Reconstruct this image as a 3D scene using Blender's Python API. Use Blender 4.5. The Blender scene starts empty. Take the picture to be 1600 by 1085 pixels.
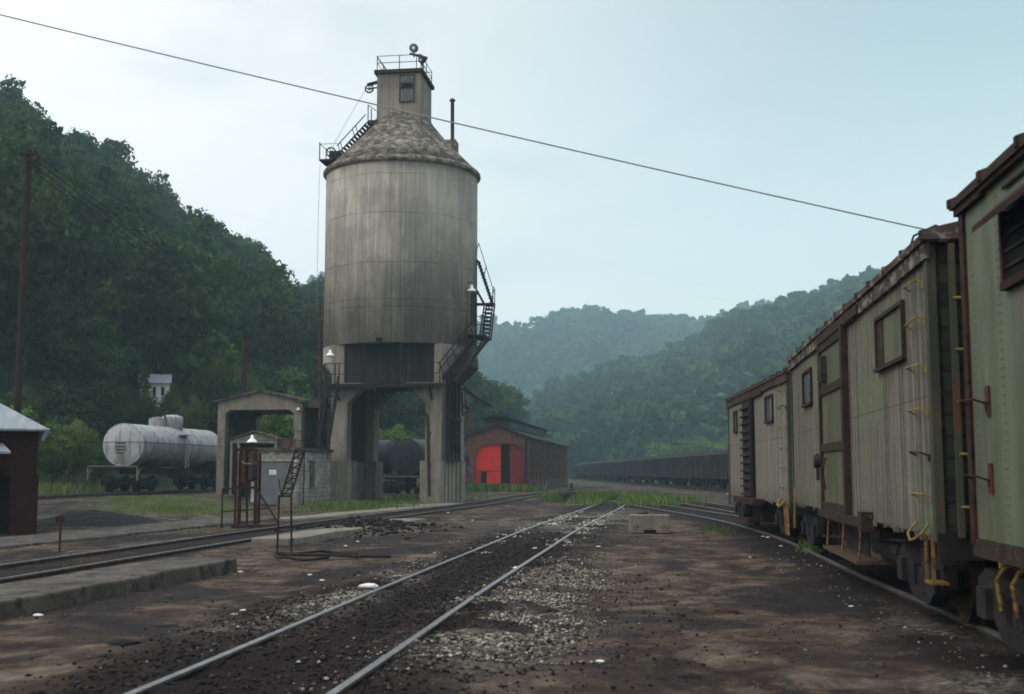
import bpy, math, random
import numpy as np
from mathutils import Vector, Matrix
random.seed(7); rng = np.random.default_rng(11)
R = math.radians
sc = bpy.context.scene
C = sc.collection
# ------------------------------------------------------------------ camera
F = 1850.0; TH = math.atan(194.5/F); CZ = 1.65
cam = bpy.data.cameras.new('camera'); camo = bpy.data.objects.new('camera', cam); C.objects.link(camo)
camo.location = (0, 0, CZ); camo.rotation_euler = (math.pi/2 + TH, 0, 0)
cam.sensor_width = 36; cam.lens = 36*F/1600; cam.clip_start = .05; cam.clip_end = 9000
cam.dof.use_dof = True; cam.dof.focus_distance = 45; cam.dof.aperture_fstop = 2.8
sc.camera = camo
def at(px, py, Y):                       # a pixel of the photograph as a point at distance Y
    u = (px-800)/F; v = (542.5-py)/F
    b = math.cos(TH)-v*math.sin(TH); c = math.sin(TH)+v*math.cos(TH); t = Y/b
    return Vector((u*t, Y, CZ+c*t))
def gp(px, py, z=0.0):
    u = (px-800)/F; v = (542.5-py)/F
    b = math.cos(TH)-v*math.sin(TH); c = math.sin(TH)+v*math.cos(TH); t = (z-CZ)/c
    return Vector((u*t, b*t, z))
# ------------------------------------------------------------------ world, sun, exposure
SUN_EL, SUN_AZ = 38.0, 248.0             # azimuth clockwise from +Y
w = bpy.data.worlds.new('World'); sc.world = w; w.use_nodes = True
nt = w.node_tree; nt.nodes.clear()
def wn(t): return nt.nodes.new(t)
out = wn('ShaderNodeOutputWorld'); bg = wn('ShaderNodeBackground'); sky = wn('ShaderNodeTexSky')
sky.sky_type = 'NISHITA'; sky.sun_disc = False; sky.sun_elevation = R(SUN_EL); sky.sun_rotation = R(SUN_AZ)
sky.dust_density = 3.0; sky.air_density = 1.0; sky.ozone_density = 1.6; sky.altitude = 300
tc = wn('ShaderNodeTexCoord'); mp = wn('ShaderNodeMapping'); mp.inputs['Scale'].default_value = (1.1, 1.1, 3.6)
mp.inputs['Location'].default_value = (0.35, 0.2, 0.15)
nz = wn('ShaderNodeTexNoise'); nz.inputs['Scale'].default_value = 1.9; nz.inputs['Detail'].default_value = 7; nz.inputs['Roughness'].default_value = .52; nz.inputs['Distortion'].default_value = .35
nt.links.new(tc.outputs['Generated'], mp.inputs['Vector']); nt.links.new(mp.outputs[0], nz.inputs['Vector'])
sep = wn('ShaderNodeSeparateXYZ'); nt.links.new(tc.outputs['Generated'], sep.inputs[0])
cr = wn('ShaderNodeValToRGB'); cr.color_ramp.elements[0].position = .33; cr.color_ramp.elements[1].position = .54
nt.links.new(nz.outputs[0], cr.inputs[0])
# thin cloud is thicker towards the west (left) than the east
mr = wn('ShaderNodeMapRange'); mr.inputs[1].default_value = .36; mr.inputs[2].default_value = -.42; mr.inputs[3].default_value = .0; mr.inputs[4].default_value = 1.0
nt.links.new(sep.outputs[0], mr.inputs[0])
mr.interpolation_type = 'SMOOTHSTEP'
mu = wn('ShaderNodeMath'); mu.operation = 'MULTIPLY_ADD'; nt.links.new(cr.outputs[0], mu.inputs[0]); nt.links.new(mr.outputs[0], mu.inputs[1]); mu.inputs[2].default_value = .0
mu.use_clamp = True
# haze veil near the horizon
mh = wn('ShaderNodeMapRange'); mh.inputs[1].default_value = .0; mh.inputs[2].default_value = .50; mh.inputs[3].default_value = .88; mh.inputs[4].default_value = .42
nt.links.new(sep.outputs[2], mh.inputs[0])
m1 = wn('ShaderNodeMix'); m1.data_type = 'RGBA'; nt.links.new(mh.outputs[0], m1.inputs[0]); nt.links.new(sky.outputs[0], m1.inputs[6]); m1.inputs[7].default_value = (9.2, 11.8, 12.0, 1)
mw = wn('ShaderNodeMapRange'); mw.interpolation_type = 'SMOOTHSTEP'; mw.inputs[1].default_value = -.02; mw.inputs[2].default_value = .36; mw.inputs[3].default_value = .92; mw.inputs[4].default_value = .0
nt.links.new(sep.outputs[2], mw.inputs[0])
m0 = wn('ShaderNodeMix'); m0.data_type = 'RGBA'; nt.links.new(mw.outputs[0], m0.inputs[0]); nt.links.new(m1.outputs[2], m0.inputs[6]); m0.inputs[7].default_value = (13.4, 14.0, 13.6, 1)
m2 = wn('ShaderNodeMix'); m2.data_type = 'RGBA'; nt.links.new(mu.outputs[0], m2.inputs[0]); nt.links.new(m0.outputs[2], m2.inputs[6]); m2.inputs[7].default_value = (14.3, 13.7, 13.9, 1)
mz = wn('ShaderNodeMapRange'); mz.interpolation_type = 'SMOOTHSTEP'; mz.inputs[1].default_value = .40; mz.inputs[2].default_value = .85; mz.inputs[3].default_value = .108; mz.inputs[4].default_value = .15
nt.links.new(sep.outputs[2], mz.inputs[0]); nt.links.new(mz.outputs[0], bg.inputs[1])   # overhead sky, out of view, raised to add light on scene and haze
zc_n = wn('ShaderNodeMix'); zc_n.data_type = 'RGBA'; mzz = wn('ShaderNodeMapRange'); mzz.inputs[1].default_value = .40; mzz.inputs[2].default_value = .85; nt.links.new(sep.outputs[2], mzz.inputs[0]); nt.links.new(mzz.outputs[0], zc_n.inputs[0])
nt.links.new(m2.outputs[2], zc_n.inputs[6]); zc_n.inputs[7].default_value = (16.5, 16.8, 16.8, 1); nt.links.new(zc_n.outputs[2], bg.inputs[0])
nt.links.new(bg.outputs[0], out.inputs[0])
sl = bpy.data.lights.new('sun', 'SUN'); sl.energy = 1.6; sl.angle = R(22); sl.color = (1, .93, .82)
so = bpy.data.objects.new('sun', sl); C.objects.link(so)
d = Vector((math.sin(R(SUN_AZ))*math.cos(R(SUN_EL)), math.cos(R(SUN_AZ))*math.cos(R(SUN_EL)), math.sin(R(SUN_EL))))
so.rotation_euler = d.to_track_quat('Z', 'Y').to_euler(); so.location = (-60, -40, 80)
sc.view_settings.view_transform = 'Standard'; sc.view_settings.look = 'None'; sc.view_settings.exposure = -.33; sc.view_settings.gamma = 1
sc.cycles.use_denoising = True; sc.cycles.max_bounces = 5; sc.cycles.diffuse_bounces = 2; sc.cycles.glossy_bounces = 2; sc.cycles.transmission_bounces = 2
sc.cycles.volume_bounces = 1; sc.cycles.transparent_max_bounces = 6; sc.cycles.sample_clamp_indirect = 4
sc.cycles.pixel_filter_type = 'BLACKMAN_HARRIS'; sc.cycles.filter_width = 1.75
# ------------------------------------------------------------------ helpers: tagging and meshes
def tag(o, label=None, cat=None, group=None, kind=None):
    if label: o['label'] = label
    if cat: o['category'] = cat
    if group: o['group'] = group
    if kind: o['kind'] = kind
    return o
def empty(name, loc=(0, 0, 0), head=0.0, label=None, cat=None, group=None):
    o = bpy.data.objects.new(name, None); C.objects.link(o); o.location = loc
    o.rotation_euler = (0, 0, -R(head)); o.empty_display_size = .3      # head: degrees clockwise from +Y
    return tag(o, label, cat, group)
class MB:
    def __init__(s): s.v = []; s.f = []
    def add(s, vs, fs):
        n = len(s.v); s.v += [tuple(p) for p in vs]; s.f += [tuple(i+n for i in f) for f in fs]; return s
    def box(s, a, b):
        x0, y0, z0 = a; x1, y1, z1 = b
        return s.add([(x0,y0,z0),(x1,y0,z0),(x1,y1,z0),(x0,y1,z0),(x0,y0,z1),(x1,y0,z1),(x1,y1,z1),(x0,y1,z1)],
              [(0,3,2,1),(4,5,6,7),(0,1,5,4),(1,2,6,5),(2,3,7,6),(3,0,4,7)])
    def beam(s, p, q, w, h=None, up=(0,0,1)):
        h = w if h is None else h
        p = Vector(p); q = Vector(q); d = (q-p).normalized(); u = Vector(up)
        if abs(d.dot(u)) > .98: u = Vector((0,1,0))
        r = d.cross(u).normalized(); u = r.cross(d)
        vs = [c + r*sx*w/2 + u*sz*h/2 for c in (p, q) for sx, sz in ((-1,-1),(1,-1),(1,1),(-1,1))]
        return s.add(vs, [(0,1,2,3),(7,6,5,4),(0,4,5,1),(1,5,6,2),(2,6,7,3),(3,7,4,0)])
    def tube(s, p, q, r, n=8, r2=None):
        r2 = r if r2 is None else r2
        p = Vector(p); q = Vector(q); d = (q-p).normalized(); u = Vector((0,0,1)) if abs(d.z) < .9 else Vector((1,0,0))
        a = d.cross(u).normalized(); b = a.cross(d)
        vs = []
        for c, rr in ((p, r), (q, r2)):
            for i in range(n):
                t = 2*math.pi*i/n; vs.append(c + a*math.cos(t)*rr + b*math.sin(t)*rr)
        return s.add(vs, [(i, (i+1) % n, n+(i+1) % n, n+i) for i in range(n)] + [tuple(range(n-1,-1,-1)), tuple(range(n, 2*n))])
    def path(s, pts, r, n=6):
        for p, q in zip(pts[:-1], pts[1:]): s.tube(p, q, r, n)
        return s
    def lathe(s, prof, n=32, c=(0,0,0), axis='z', arc=None):     # prof: (radius, height) list
        a0, a1 = arc if arc else (0, 2*math.pi); full = arc is None; m = n if full else n+1
        vs = []
        for r, h in prof:
            for i in range(m):
                t = a0+(a1-a0)*i/n; x, y = r*math.cos(t), r*math.sin(t)
                if axis == 'z': p = (c[0]+x, c[1]+y, c[2]+h)
                elif axis == 'y': p = (c[0]+x, c[1]+h, c[2]+y)
                else: p = (c[0]+h, c[1]+x, c[2]+y)
                vs.append(p)
        fs = []
        for k in range(len(prof)-1):
            for i in range(n if not full else n):
                j = (i+1) % m if full else i+1
                fs.append((k*m+i, k*m+j, (k+1)*m+j, (k+1)*m+i))
        if full:
            if prof[0][0] > 1e-6: fs.append(tuple(range(m-1,-1,-1)))
            if prof[-1][0] > 1e-6: fs.append(tuple(range((len(prof)-1)*m, len(prof)*m)))
        return s.add(vs, fs)
    def prism(s, poly, h0, h1, plane='xz'):       # poly extruded along the third axis
        def P(a, b, h): return (a, h, b) if plane == 'xz' else ((a, b, h) if plane == 'xy' else (h, a, b))
        n = len(poly); vs = [P(a, b, h0) for a, b in poly]+[P(a, b, h1) for a, b in poly]
        return s.add(vs, [tuple(range(n)), tuple(range(2*n-1, n-1, -1))]+[(i, n+i, n+(i+1) % n, (i+1) % n) for i in range(n)])
    def build(s, name, mat, parent=None, smooth=False, bevel=0.0):
        me = bpy.data.meshes.new(name); me.from_pydata(s.v, [], s.f); me.materials.append(mat)
        import bmesh
        bm = bmesh.new(); bm.from_mesh(me); bmesh.ops.recalc_face_normals(bm, faces=bm.faces); bm.to_mesh(me); bm.free()
        o = bpy.data.objects.new(name, me); C.objects.link(o)
        if parent: o.parent = parent
        if smooth:
            for p in me.polygons: p.use_smooth = len(p.vertices) == 4
        if bevel:
            b = o.modifiers.new('bevel', 'BEVEL'); b.width = bevel; b.segments = 2; b.limit_method = 'ANGLE'
        return o
def np_mesh(name, verts, quads, mat, attrs=None, k=4):
    me = bpy.data.meshes.new(name); nv = len(verts); nq = len(quads)
    me.vertices.add(nv); me.vertices.foreach_set('co', np.ascontiguousarray(verts, dtype=np.float32).ravel())
    me.loops.add(nq*k); me.loops.foreach_set('vertex_index', np.ascontiguousarray(quads, dtype=np.int32).ravel())
    me.polygons.add(nq); me.polygons.foreach_set('loop_start', np.arange(nq, dtype=np.int32)*k)
    me.polygons.foreach_set('loop_total', np.full(nq, k, dtype=np.int32)); me.update(calc_edges=True)
    for an, av in (attrs or {}).items():
        a = me.attributes.new(an, 'FLOAT', 'POINT'); a.data.foreach_set('value', np.ascontiguousarray(av, dtype=np.float32))
    me.materials.append(mat); return me
# ------------------------------------------------------------------ helpers: materials
class G:
    def __init__(s, name):
        s.m = bpy.data.materials.new(name); s.m.use_nodes = True; s.t = s.m.node_tree; s.t.nodes.clear()
        s.o = s.n('ShaderNodeOutputMaterial'); s.b = s.n('ShaderNodeBsdfPrincipled'); s.l(s.b.outputs[0], s.o.inputs[0])
        s.tc = s.n('ShaderNodeTexCoord')
    def n(s, t): return s.t.nodes.new(t)
    def l(s, a, b): s.t.links.new(a, b)
    def put(s, v, sock):
        if hasattr(v, 'is_output') or isinstance(v, bpy.types.NodeSocket): s.l(v, sock)
        elif v is not None: sock.default_value = v if not (isinstance(v, tuple) and len(v) == 3 and sock.type == 'RGBA') else (*v, 1)
    def obj(s, scale=(1,1,1), loc=(0,0,0), src='Object'):
        m = s.n('ShaderNodeMapping'); s.l(s.tc.outputs[src], m.inputs[0]); m.inputs['Scale'].default_value = scale; m.inputs['Location'].default_value = loc; return m.outputs[0]
    def world(s, scale=(1,1,1)):
        g = s.n('ShaderNodeNewGeometry'); m = s.n('ShaderNodeMapping'); s.l(g.outputs['Position'], m.inputs[0]); m.inputs['Scale'].default_value = scale; return m.outputs[0]
    def noise(s, vec, scale, detail=4, rough=.55, dist=0):
        n = s.n('ShaderNodeTexNoise'); s.put(vec, n.inputs['Vector']); n.inputs['Scale'].default_value = scale; n.inputs['Detail'].default_value = detail
        n.inputs['Roughness'].default_value = rough; n.inputs['Distortion'].default_value = dist; return n.outputs[0]
    def vor(s, vec, scale, out='Distance', feat='F1'):
        n = s.n('ShaderNodeTexVoronoi'); n.feature = feat; s.put(vec, n.inputs['Vector']); n.inputs['Scale'].default_value = scale; return n.outputs[out]
    def ramp(s, f, stops):
        n = s.n('ShaderNodeValToRGB'); s.l(f, n.inputs[0]); e = n.color_ramp.elements
        while len(e) < len(stops): e.new(.5)
        for i, (p, c) in enumerate(stops):
            e[i].position = p; c = (c, c, c) if not isinstance(c, tuple) else c; e[i].color = (*c, 1)
        return n.outputs[0]
    def mix(s, f, a, b, mode='MIX'):
        n = s.n('ShaderNodeMix'); n.data_type = 'RGBA'; n.blend_type = mode; s.put(f, n.inputs[0]); s.put(a, n.inputs[6]); s.put(b, n.inputs[7]); return n.outputs[2]
    def math(s, op, a, b=None, c=None, clamp=False):
        n = s.n('ShaderNodeMath'); n.operation = op; n.use_clamp = clamp; s.put(a, n.inputs[0]); s.put(b, n.inputs[1])
        if c is not None: s.put(c, n.inputs[2])
        return n.outputs[0]
    def sep(s, v):
        n = s.n('ShaderNodeSeparateXYZ'); s.l(v, n.inputs[0]); return n.outputs
    def attr(s, name):
        n = s.n('ShaderNodeAttribute'); n.attribute_name = name; return n.outputs['Fac']
    def rnd(s):
        n = s.n('ShaderNodeObjectInfo'); return n.outputs['Random']
    def bump(s, h, strength=.4, dist=.02):
        n = s.n('ShaderNodeBump'); n.inputs['Strength'].default_value = strength; n.inputs['Distance'].default_value = dist; s.l(h, n.inputs['Height']); s.l(n.outputs[0], s.b.inputs['Normal']); return n
    def fin(s, col, rough=.85, metal=0.0, spec=.12):
        s.put(col, s.b.inputs['Base Color']); s.put(rough, s.b.inputs['Roughness']); s.b.inputs['Metallic'].default_value = metal
        s.b.inputs['Specular IOR Level'].default_value = spec; return s.m
def simple(name, c1, c2, scale=3.0, rough=.85, metal=0.0, bump=.3, bd=.01, stretch=(1,1,1), c3=None, t3=.62, spec=.12):
    g = G(name); v = g.obj(stretch); n = g.noise(v, scale, 6, .6)
    col = g.ramp(n, [(.32, c1), (.68, c2)])
    if c3:
        n3 = g.noise(g.obj(stretch, (3.1, 7.7, 1.3)), scale*2.3, 5, .65)
        col = g.mix(g.ramp(n3, [(t3-.05, 0.0), (t3+.05, 1.0)]), col, c3)
    if bump: g.bump(g.noise(v, scale*9, 4, .6), bump, bd)
    return g.fin(col, rough, metal, spec)
M = {}
M['dark_steel'] = simple('dark_steel', (.018,.015,.016), (.05,.038,.036), 3, .7, c3=(.09,.04,.025), t3=.6)
M['black_iron'] = simple('black_iron', (.010,.009,.011), (.028,.023,.024), 4, .75, c3=(.06,.034,.026), t3=.66)
M['rust'] = simple('rust', (.05,.020,.014), (.095,.036,.022), 6, .85, c3=(.025,.014,.012), t3=.55)
M['rust_dark'] = simple('rust_dark', (.022,.012,.011), (.050,.024,.018), 4, .85, c3=(.012,.009,.009), t3=.56)
M['rail_side'] = simple('rail_side', (.045,.026,.02), (.10,.06,.045), 6, .8)
M['rail_top'] = simple('rail_top', (.13,.13,.138), (.25,.25,.255), 8, .42, .7, bump=.1)
M['rail_dull'] = simple('rail_dull', (.07,.065,.065), (.17,.16,.16), 8, .5, .5, bump=.1)
M['tie'] = simple('tie_wood', (.014,.012,.011), (.034,.028,.025), 5, .9, stretch=(1,8,8))
M['tie_white'] = simple('limed_tie_wood', (.10,.09,.08), (.48,.46,.41), 5, .9, stretch=(1,5,5))
M['cinder_soil'] = simple('cinder_soil', (.012,.010,.010), (.045,.034,.028), 5, .95, bump=1, bd=.05)
M['white_enamel'] = simple('white_enamel', (.62,.66,.66), (.78,.80,.80), 4, .35, bump=.05)
M['yellow'] = simple('yellow_paint', (.15,.115,.035), (.27,.20,.05), 9, .6, c3=(.12,.06,.03), t3=.60)
M['yellow_dim'] = simple('worn_yellow_paint', (.14,.085,.025), (.24,.15,.045), 7, .7, c3=(.08,.04,.025), t3=.52)
M['concrete_pale'] = simple('pale_concrete', (.12,.108,.09), (.20,.182,.15), 2.2, .9, c3=(.06,.052,.045), t3=.62)
M['concrete_grey'] = simple('grey_concrete', (.040,.036,.032), (.105,.094,.082), 1.3, .92, c3=(.03,.027,.025), t3=.56)
M['coal'] = simple('coal', (.006,.006,.007), (.02,.019,.02), 6, .7, bump=1, bd=.08)
M['glass_dark'] = simple('dirty_glass', (.03,.035,.04), (.10,.115,.12), 5, .25, bump=0, spec=.5)
M['void'] = simple('unlit_interior', (.006,.006,.006), (.014,.013,.013), 4, .95, bump=0)  # near-black stands in for unlit depth in openings and under the silo
M['stone_white'] = simple('white_limestone', (.45,.44,.41), (.75,.74,.70), 8, .9)
M['wire'] = simple('wire_cable', (.16,.18,.20), (.24,.26,.29), 3, .6, bump=0)
M['wood_pole'] = simple('pole_wood', (.018,.012,.011), (.042,.026,.021), 4, .9, stretch=(6,6,.6))
def concrete(name, board=.16, pour=(), stain=0.0, c1=(.15,.13,.105), c2=(.33,.29,.235), drip=False, c_dark=(.075,.075,.078)):
    g = G(name); o = g.obj()
    big = g.noise(g.obj((1,1,.6)), .55, 5, .6, .4)
    col = g.ramp(big, [(.30, c1), (.66, c2)])
    st = g.noise(g.obj((2.4,2.4,.10)), 1.6, 6, .7)                 # rain streaks running down
    col = g.mix(g.ramp(st, [(.38, .55), (.58, 0.0)]), col, g.mix(.5, c1, c_dark))
    st2 = g.noise(g.obj((6,6,.16), (5,2,1)), 1.4, 5, .7)
    col = g.mix(g.ramp(st2, [(.50, 0.0), (.68, .6)]), col, tuple(min(1, x*1.3) for x in c2))
    pt = g.noise(g.obj((.55,.55,.5), (7,1,4)), 1.2, 3, .5)
    col = g.mix(g.ramp(pt, [(.50, 0.0), (.56, .22)]), col, c_dark)
    col = g.mix(g.ramp(g.noise(g.obj((1.3,1.3,.25), (2,6,4)), 1.1, 4, .6), [(.60, 0.0), (.66, .28)]), col, (.13,.10,.075))
    x, y, z = g.sep(o)
    if stain:                                                          # broad damp stain with a ragged outline, plus painted shade of the right side
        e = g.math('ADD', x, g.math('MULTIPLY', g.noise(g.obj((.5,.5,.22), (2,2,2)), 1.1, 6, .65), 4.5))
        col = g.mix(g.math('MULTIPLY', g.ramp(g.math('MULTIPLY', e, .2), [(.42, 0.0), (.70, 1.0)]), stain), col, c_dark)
    ln = None
    wob = g.math('MULTIPLY', g.noise(g.obj((.6,.6,.6)), 1.0, 3), .22)
    for zi in pour:
        dd = g.math('ABSOLUTE', g.math('SUBTRACT', g.math('ADD', z, wob), zi+.11))
        k = g.math('LESS_THAN', dd, .022); ln = k if ln is None else g.math('MAXIMUM', ln, k)
    if ln is not None:
        br = g.ramp(g.noise(g.obj((1,1,1), (9,1,1)), 1.4, 4), [(.35, .25), (.6, .9)])
        col = g.mix(g.math('MULTIPLY', g.math('MULTIPLY', ln, br), .7), col, (.06,.055,.05))
    if drip:
        dn = g.ramp(g.noise(g.obj((3.2,3.2,.12), (1,8,0)), 1.3, 2, .5), [(.68, 0.0), (.71, 1.0)])
        top = g.ramp(g.math('MULTIPLY', g.math('SUBTRACT', z, 15.6), .42), [(0.2, 0.0), (.9, 1.0)])
        col = g.mix(g.math('MULTIPLY', dn, top), col, (.62,.62,.60))
    ang = g.math('MULTIPLY', g.math('ARCTAN2', y, x), 4.15/board)
    bl = g.math('LESS_THAN', g.math('FRACT', ang), .10)
    bn = g.math('ADD', g.math('MULTIPLY', bl, -.5), g.noise(g.obj((9,9,2)), 3, 5, .6))
    col = g.mix(g.math('MULTIPLY', bl, .22), col, c_dark)
    g.bump(bn, .35, .02)
    return g.fin(col, .95, 0, .06)
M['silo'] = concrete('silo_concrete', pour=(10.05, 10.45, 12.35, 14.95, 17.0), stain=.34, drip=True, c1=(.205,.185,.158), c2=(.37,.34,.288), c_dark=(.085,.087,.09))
M['pier'] = concrete('pier_concrete', board=.5, pour=(2.15, 6.1), stain=0.0, c1=(.125,.11,.092), c2=(.27,.24,.195))
M['soot_shade'] = concrete('soot_and_shade_concrete', board=.4, pour=(6.9, 7.4, 7.9), c1=(.022,.020,.019), c2=(.062,.054,.047), c_dark=(.012,.012,.012))  # near-black tone: tunnel soot, and painted shade for the recess under the drum
M['cone'] = None
def cone_mat():
    g = G('grimy_cone_concrete'); o = g.obj()
    col = g.ramp(g.noise(o, 1.4, 6), [(.3, (.15,.13,.10)), (.7, (.33,.29,.23))])
    x, y, z = g.sep(o)
    n = g.noise(g.obj((1,1,1.5), (3,3,3)), 2.6, 12, .85, .2)
    up = g.math('MULTIPLY_ADD', g.math('SUBTRACT', z, 19.3), .012, n)
    col = g.mix(g.ramp(up, [(.455, 0.0), (.515, .9)]), col, (.045,.042,.043))
    g.bump(g.noise(o, 14, 5), .5, .02)
    return g.fin(col, .95)
M['cone'] = cone_mat()
def block_mat(name, c1, c2, mortar, bw, bh, scale=1.0, axes='auto', bump=.5, c3=None):
    g = G(name); o = g.obj(); x, y, z = g.sep(o)
    cm = g.n('ShaderNodeCombineXYZ'); g.l(g.math('ADD', x, y), cm.inputs[0]); g.l(z, cm.inputs[1])
    b = g.n('ShaderNodeTexBrick'); g.l(cm.outputs[0], b.inputs['Vector']); b.inputs['Scale'].default_value = 1
    b.inputs['Brick Width'].default_value = bw; b.inputs['Row Height'].default_value = bh; b.inputs['Mortar Size'].default_value = bh*.07
    b.inputs['Color1'].default_value = (*c1, 1); b.inputs['Color2'].default_value = (*c2, 1); b.inputs['Mortar'].default_value = (*mortar, 1); b.inputs['Bias'].default_value = -.1
    n = g.noise(o, 1.1, 6, .6)
    col = g.mix(g.ramp(n, [(.3, .55), (.7, 0.0)]), b.outputs[0], tuple(v*.35 for v in c1))
    if c3: col = g.mix(g.ramp(g.noise(g.obj((1,1,1), (4,4,4)), 2.2, 6, .7), [(.52, 0.0), (.66, .8)]), col, c3)
    g.bump(g.math('ADD', g.math('MULTIPLY', b.outputs['Fac'], -1.0), g.math('MULTIPLY', g.noise(o, 20, 3), .4)), bump, .015)
    return g.fin(col, .92)
M['brick'] = block_mat('sooty_brick', (.115,.05,.042), (.17,.085,.07), (.08,.06,.055), .24, .085, c3=(.05,.035,.035))
M['brick_dark'] = block_mat('dark_red_brick', (.028,.011,.010), (.040,.015,.013), (.022,.012,.011), .24, .085)
M['block'] = block_mat('painted_block_wall', (.25,.24,.215), (.32,.305,.275), (.15,.14,.13), .45, .21, c3=(.50,.50,.48))
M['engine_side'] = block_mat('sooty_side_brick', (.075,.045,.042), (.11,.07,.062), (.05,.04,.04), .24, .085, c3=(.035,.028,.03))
def red_mat(name, c, c2):
    g = G(name); n = g.noise(g.obj(), 1.2, 7, .65)
    col = g.mix(g.ramp(g.noise(g.obj((1,1,.3),(2,2,2)), 3, 6, .7), [(.58, 0.0), (.72, .8)]), g.ramp(n, [(.3, c2), (.6, c)]), (.13,.035,.03))
    x, y, z = g.sep(g.obj()); bl = g.math('LESS_THAN', g.math('FRACT', g.math('MULTIPLY', x, 6.5)), .08)
    col = g.mix(g.math('MULTIPLY', bl, .5), col, (.12,.01,.01)); return g.fin(col, .7)
M['red'] = red_mat('bright_red_paint', (.56,.034,.024), (.40,.025,.018))
M['red_dull'] = red_mat('darker_red_paint', (.15,.024,.022), (.095,.018,.018))  # darker red for the right leaf, battens and small doors
def siding(name, c_list, wdt=.083, axis=1, gap=.10, green=None, gthr=.5, horizontal=False):
    g = G(name); o = g.obj(); s3 = g.sep(o); a = s3[axis if not horizontal else 2]
    idx = g.math('FLOOR', g.math('DIVIDE', a, wdt)); fr = g.math('FRACT', g.math('DIVIDE', a, wdt))
    wnz = g.n('ShaderNodeTexWhiteNoise'); wnz.noise_dimensions = '1D'; g.l(idx, wnz.inputs['W'])
    col = g.ramp(wnz.outputs['Value'], [(i/(len(c_list)-1), c) for i, c in enumerate(c_list)])
    cm = g.n('ShaderNodeCombineXYZ'); g.l(g.math('MULTIPLY', idx, 3.7), cm.inputs[0])
    zz = s3[2] if not horizontal else s3[0]
    g.l(g.math('MULTIPLY', zz, .8), cm.inputs[1]); g.l(g.math('MULTIPLY', a, 30.0), cm.inputs[2])
    st = g.noise(cm.outputs[0], 1.3, 7, .68)
    col = g.mix(g.ramp(st, [(.34, .85), (.58, 0.0)]), col, (.040,.035,.030))
    if green:
        gn = g.math('ADD', g.math('MULTIPLY', g.noise(g.obj((.35,.35,.35), (1,2,3)), 1.5, 5, .6), .55), g.math('MULTIPLY', st, .45))
        col = g.mix(g.ramp(gn, [(gthr-.05, 0.0), (gthr+.06, .9)]), col, green)
    pk = g.noise(cm.outputs[0], 5.5, 6, .7)
    col = g.mix(g.ramp(pk, [(.52, 0.0), (.66, .65)]), col, tuple(min(1, v*1.55) for v in c_list[-1]))
    # seams between boards, and rot along the foot
    sm = g.math('LESS_THAN', fr, gap+.06)
    col = g.mix(g.math('MULTIPLY', sm, .85), col, (.018,.016,.014))
    mid = g.math('LESS_THAN', g.math('ABSOLUTE', g.math('SUBTRACT', s3[2], 2.42)), .010)
    col = g.mix(g.math('MULTIPLY', mid, .45 if not horizontal else 0.0), col, (.03,.026,.022))
    ro = g.math('ADD', g.math('MULTIPLY', g.math('SUBTRACT', 1.55, s3[2]), .55), g.math('MULTIPLY', st, .55))
    col = g.mix(g.ramp(ro, [(.42, 0.0), (.75, .6)]), col, (.06,.048,.036))
    h = g.math('ADD', g.math('MULTIPLY', sm, -1.0), g.math('ADD', g.math('MULTIPLY', wnz.outputs['Value'], .35), g.math('MULTIPLY', st, .5)))
    g.bump(h, .7, .012)
    return g.fin(col, .92, 0, .08)
GREY = [(.085,.072,.060), (.155,.136,.115), (.21,.19,.16), (.075,.072,.056), (.13,.12,.10), (.26,.235,.20)]
M['siding_mid'] = siding('weathered_plank_siding', GREY, green=(.125,.150,.085), gthr=.53)
M['siding_far'] = siding('bleached_plank_siding', [(.13,.115,.098), (.19,.172,.145), (.26,.235,.20), (.115,.105,.092), (.30,.275,.24)], green=(.13,.15,.10), gthr=.60)
M['end_wood'] = siding('green_end_boards', [(.018,.022,.017), (.035,.042,.030), (.012,.014,.013)], wdt=.22, horizontal=True)
def paint(name, base, base2, rust=(.12,.05,.03), thr=.66, rivets=None, sheen=.55):
    g = G(name); o = g.obj()
    col = g.ramp(g.noise(g.obj((.6,.6,.35)), 1.3, 6, .6), [(.3, base2), (.7, base)])
    rn = g.noise(g.obj((3,3,.7), (6,6,6)), 1.7, 7, .72)
    col = g.mix(g.ramp(rn, [(thr-.03, 0.0), (thr+.04, .85)]), col, rust)
    run = g.noise(g.obj((5,5,.28), (9,3,2)), 1.6, 7, .7)
    col = g.mix(g.ramp(run, [(.54, 0.0), (.66, .6)]), col, tuple(v*.9+.02 for v in rust))
    drk = g.noise(g.obj((2,2,.4), (2,3,7)), 1.2, 6, .7)
    col = g.mix(g.ramp(drk, [(.42, .5), (.6, 0.0)]), col, tuple(v*.45 for v in base2))
    sp = g.noise(g.obj((1,1,.6), (1,9,4)), 11, 3, .6)
    col = g.mix(g.ramp(sp, [(.70, 0.0), (.74, .8)]), col, tuple(v*.8 for v in rust))
    g.bump(g.math('ADD', rn, g.math('MULTIPLY', g.noise(o, 30, 2), .3)), .3, .006)
    return g.fin(col, sheen, 0, .3)
M['green_steel'] = paint('pale_green_steel_paint', (.125,.146,.088), (.092,.108,.066))
M['green_panel'] = paint('faded_green_door_paint', (.105,.118,.068), (.075,.086,.052), thr=.56)
M['green_trim'] = paint('green_corner_paint', (.065,.078,.05), (.038,.046,.03), thr=.58)
M['brown_trim'] = simple('brown_oxide_trim', (.020,.014,.012), (.046,.029,.024), 5, .85, c3=(.09,.075,.065), t3=.66)
M['roof_edge'] = simple('rusted_roof_sheet', (.028,.020,.019), (.075,.056,.050), 3, .88, stretch=(1,.6,1), c3=(.22,.20,.175), t3=.56)
M['roof_purple'] = simple('red_brown_roof', (.034,.020,.020), (.072,.042,.040), 3, .85)
M['tank_silver'] = None
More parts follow.
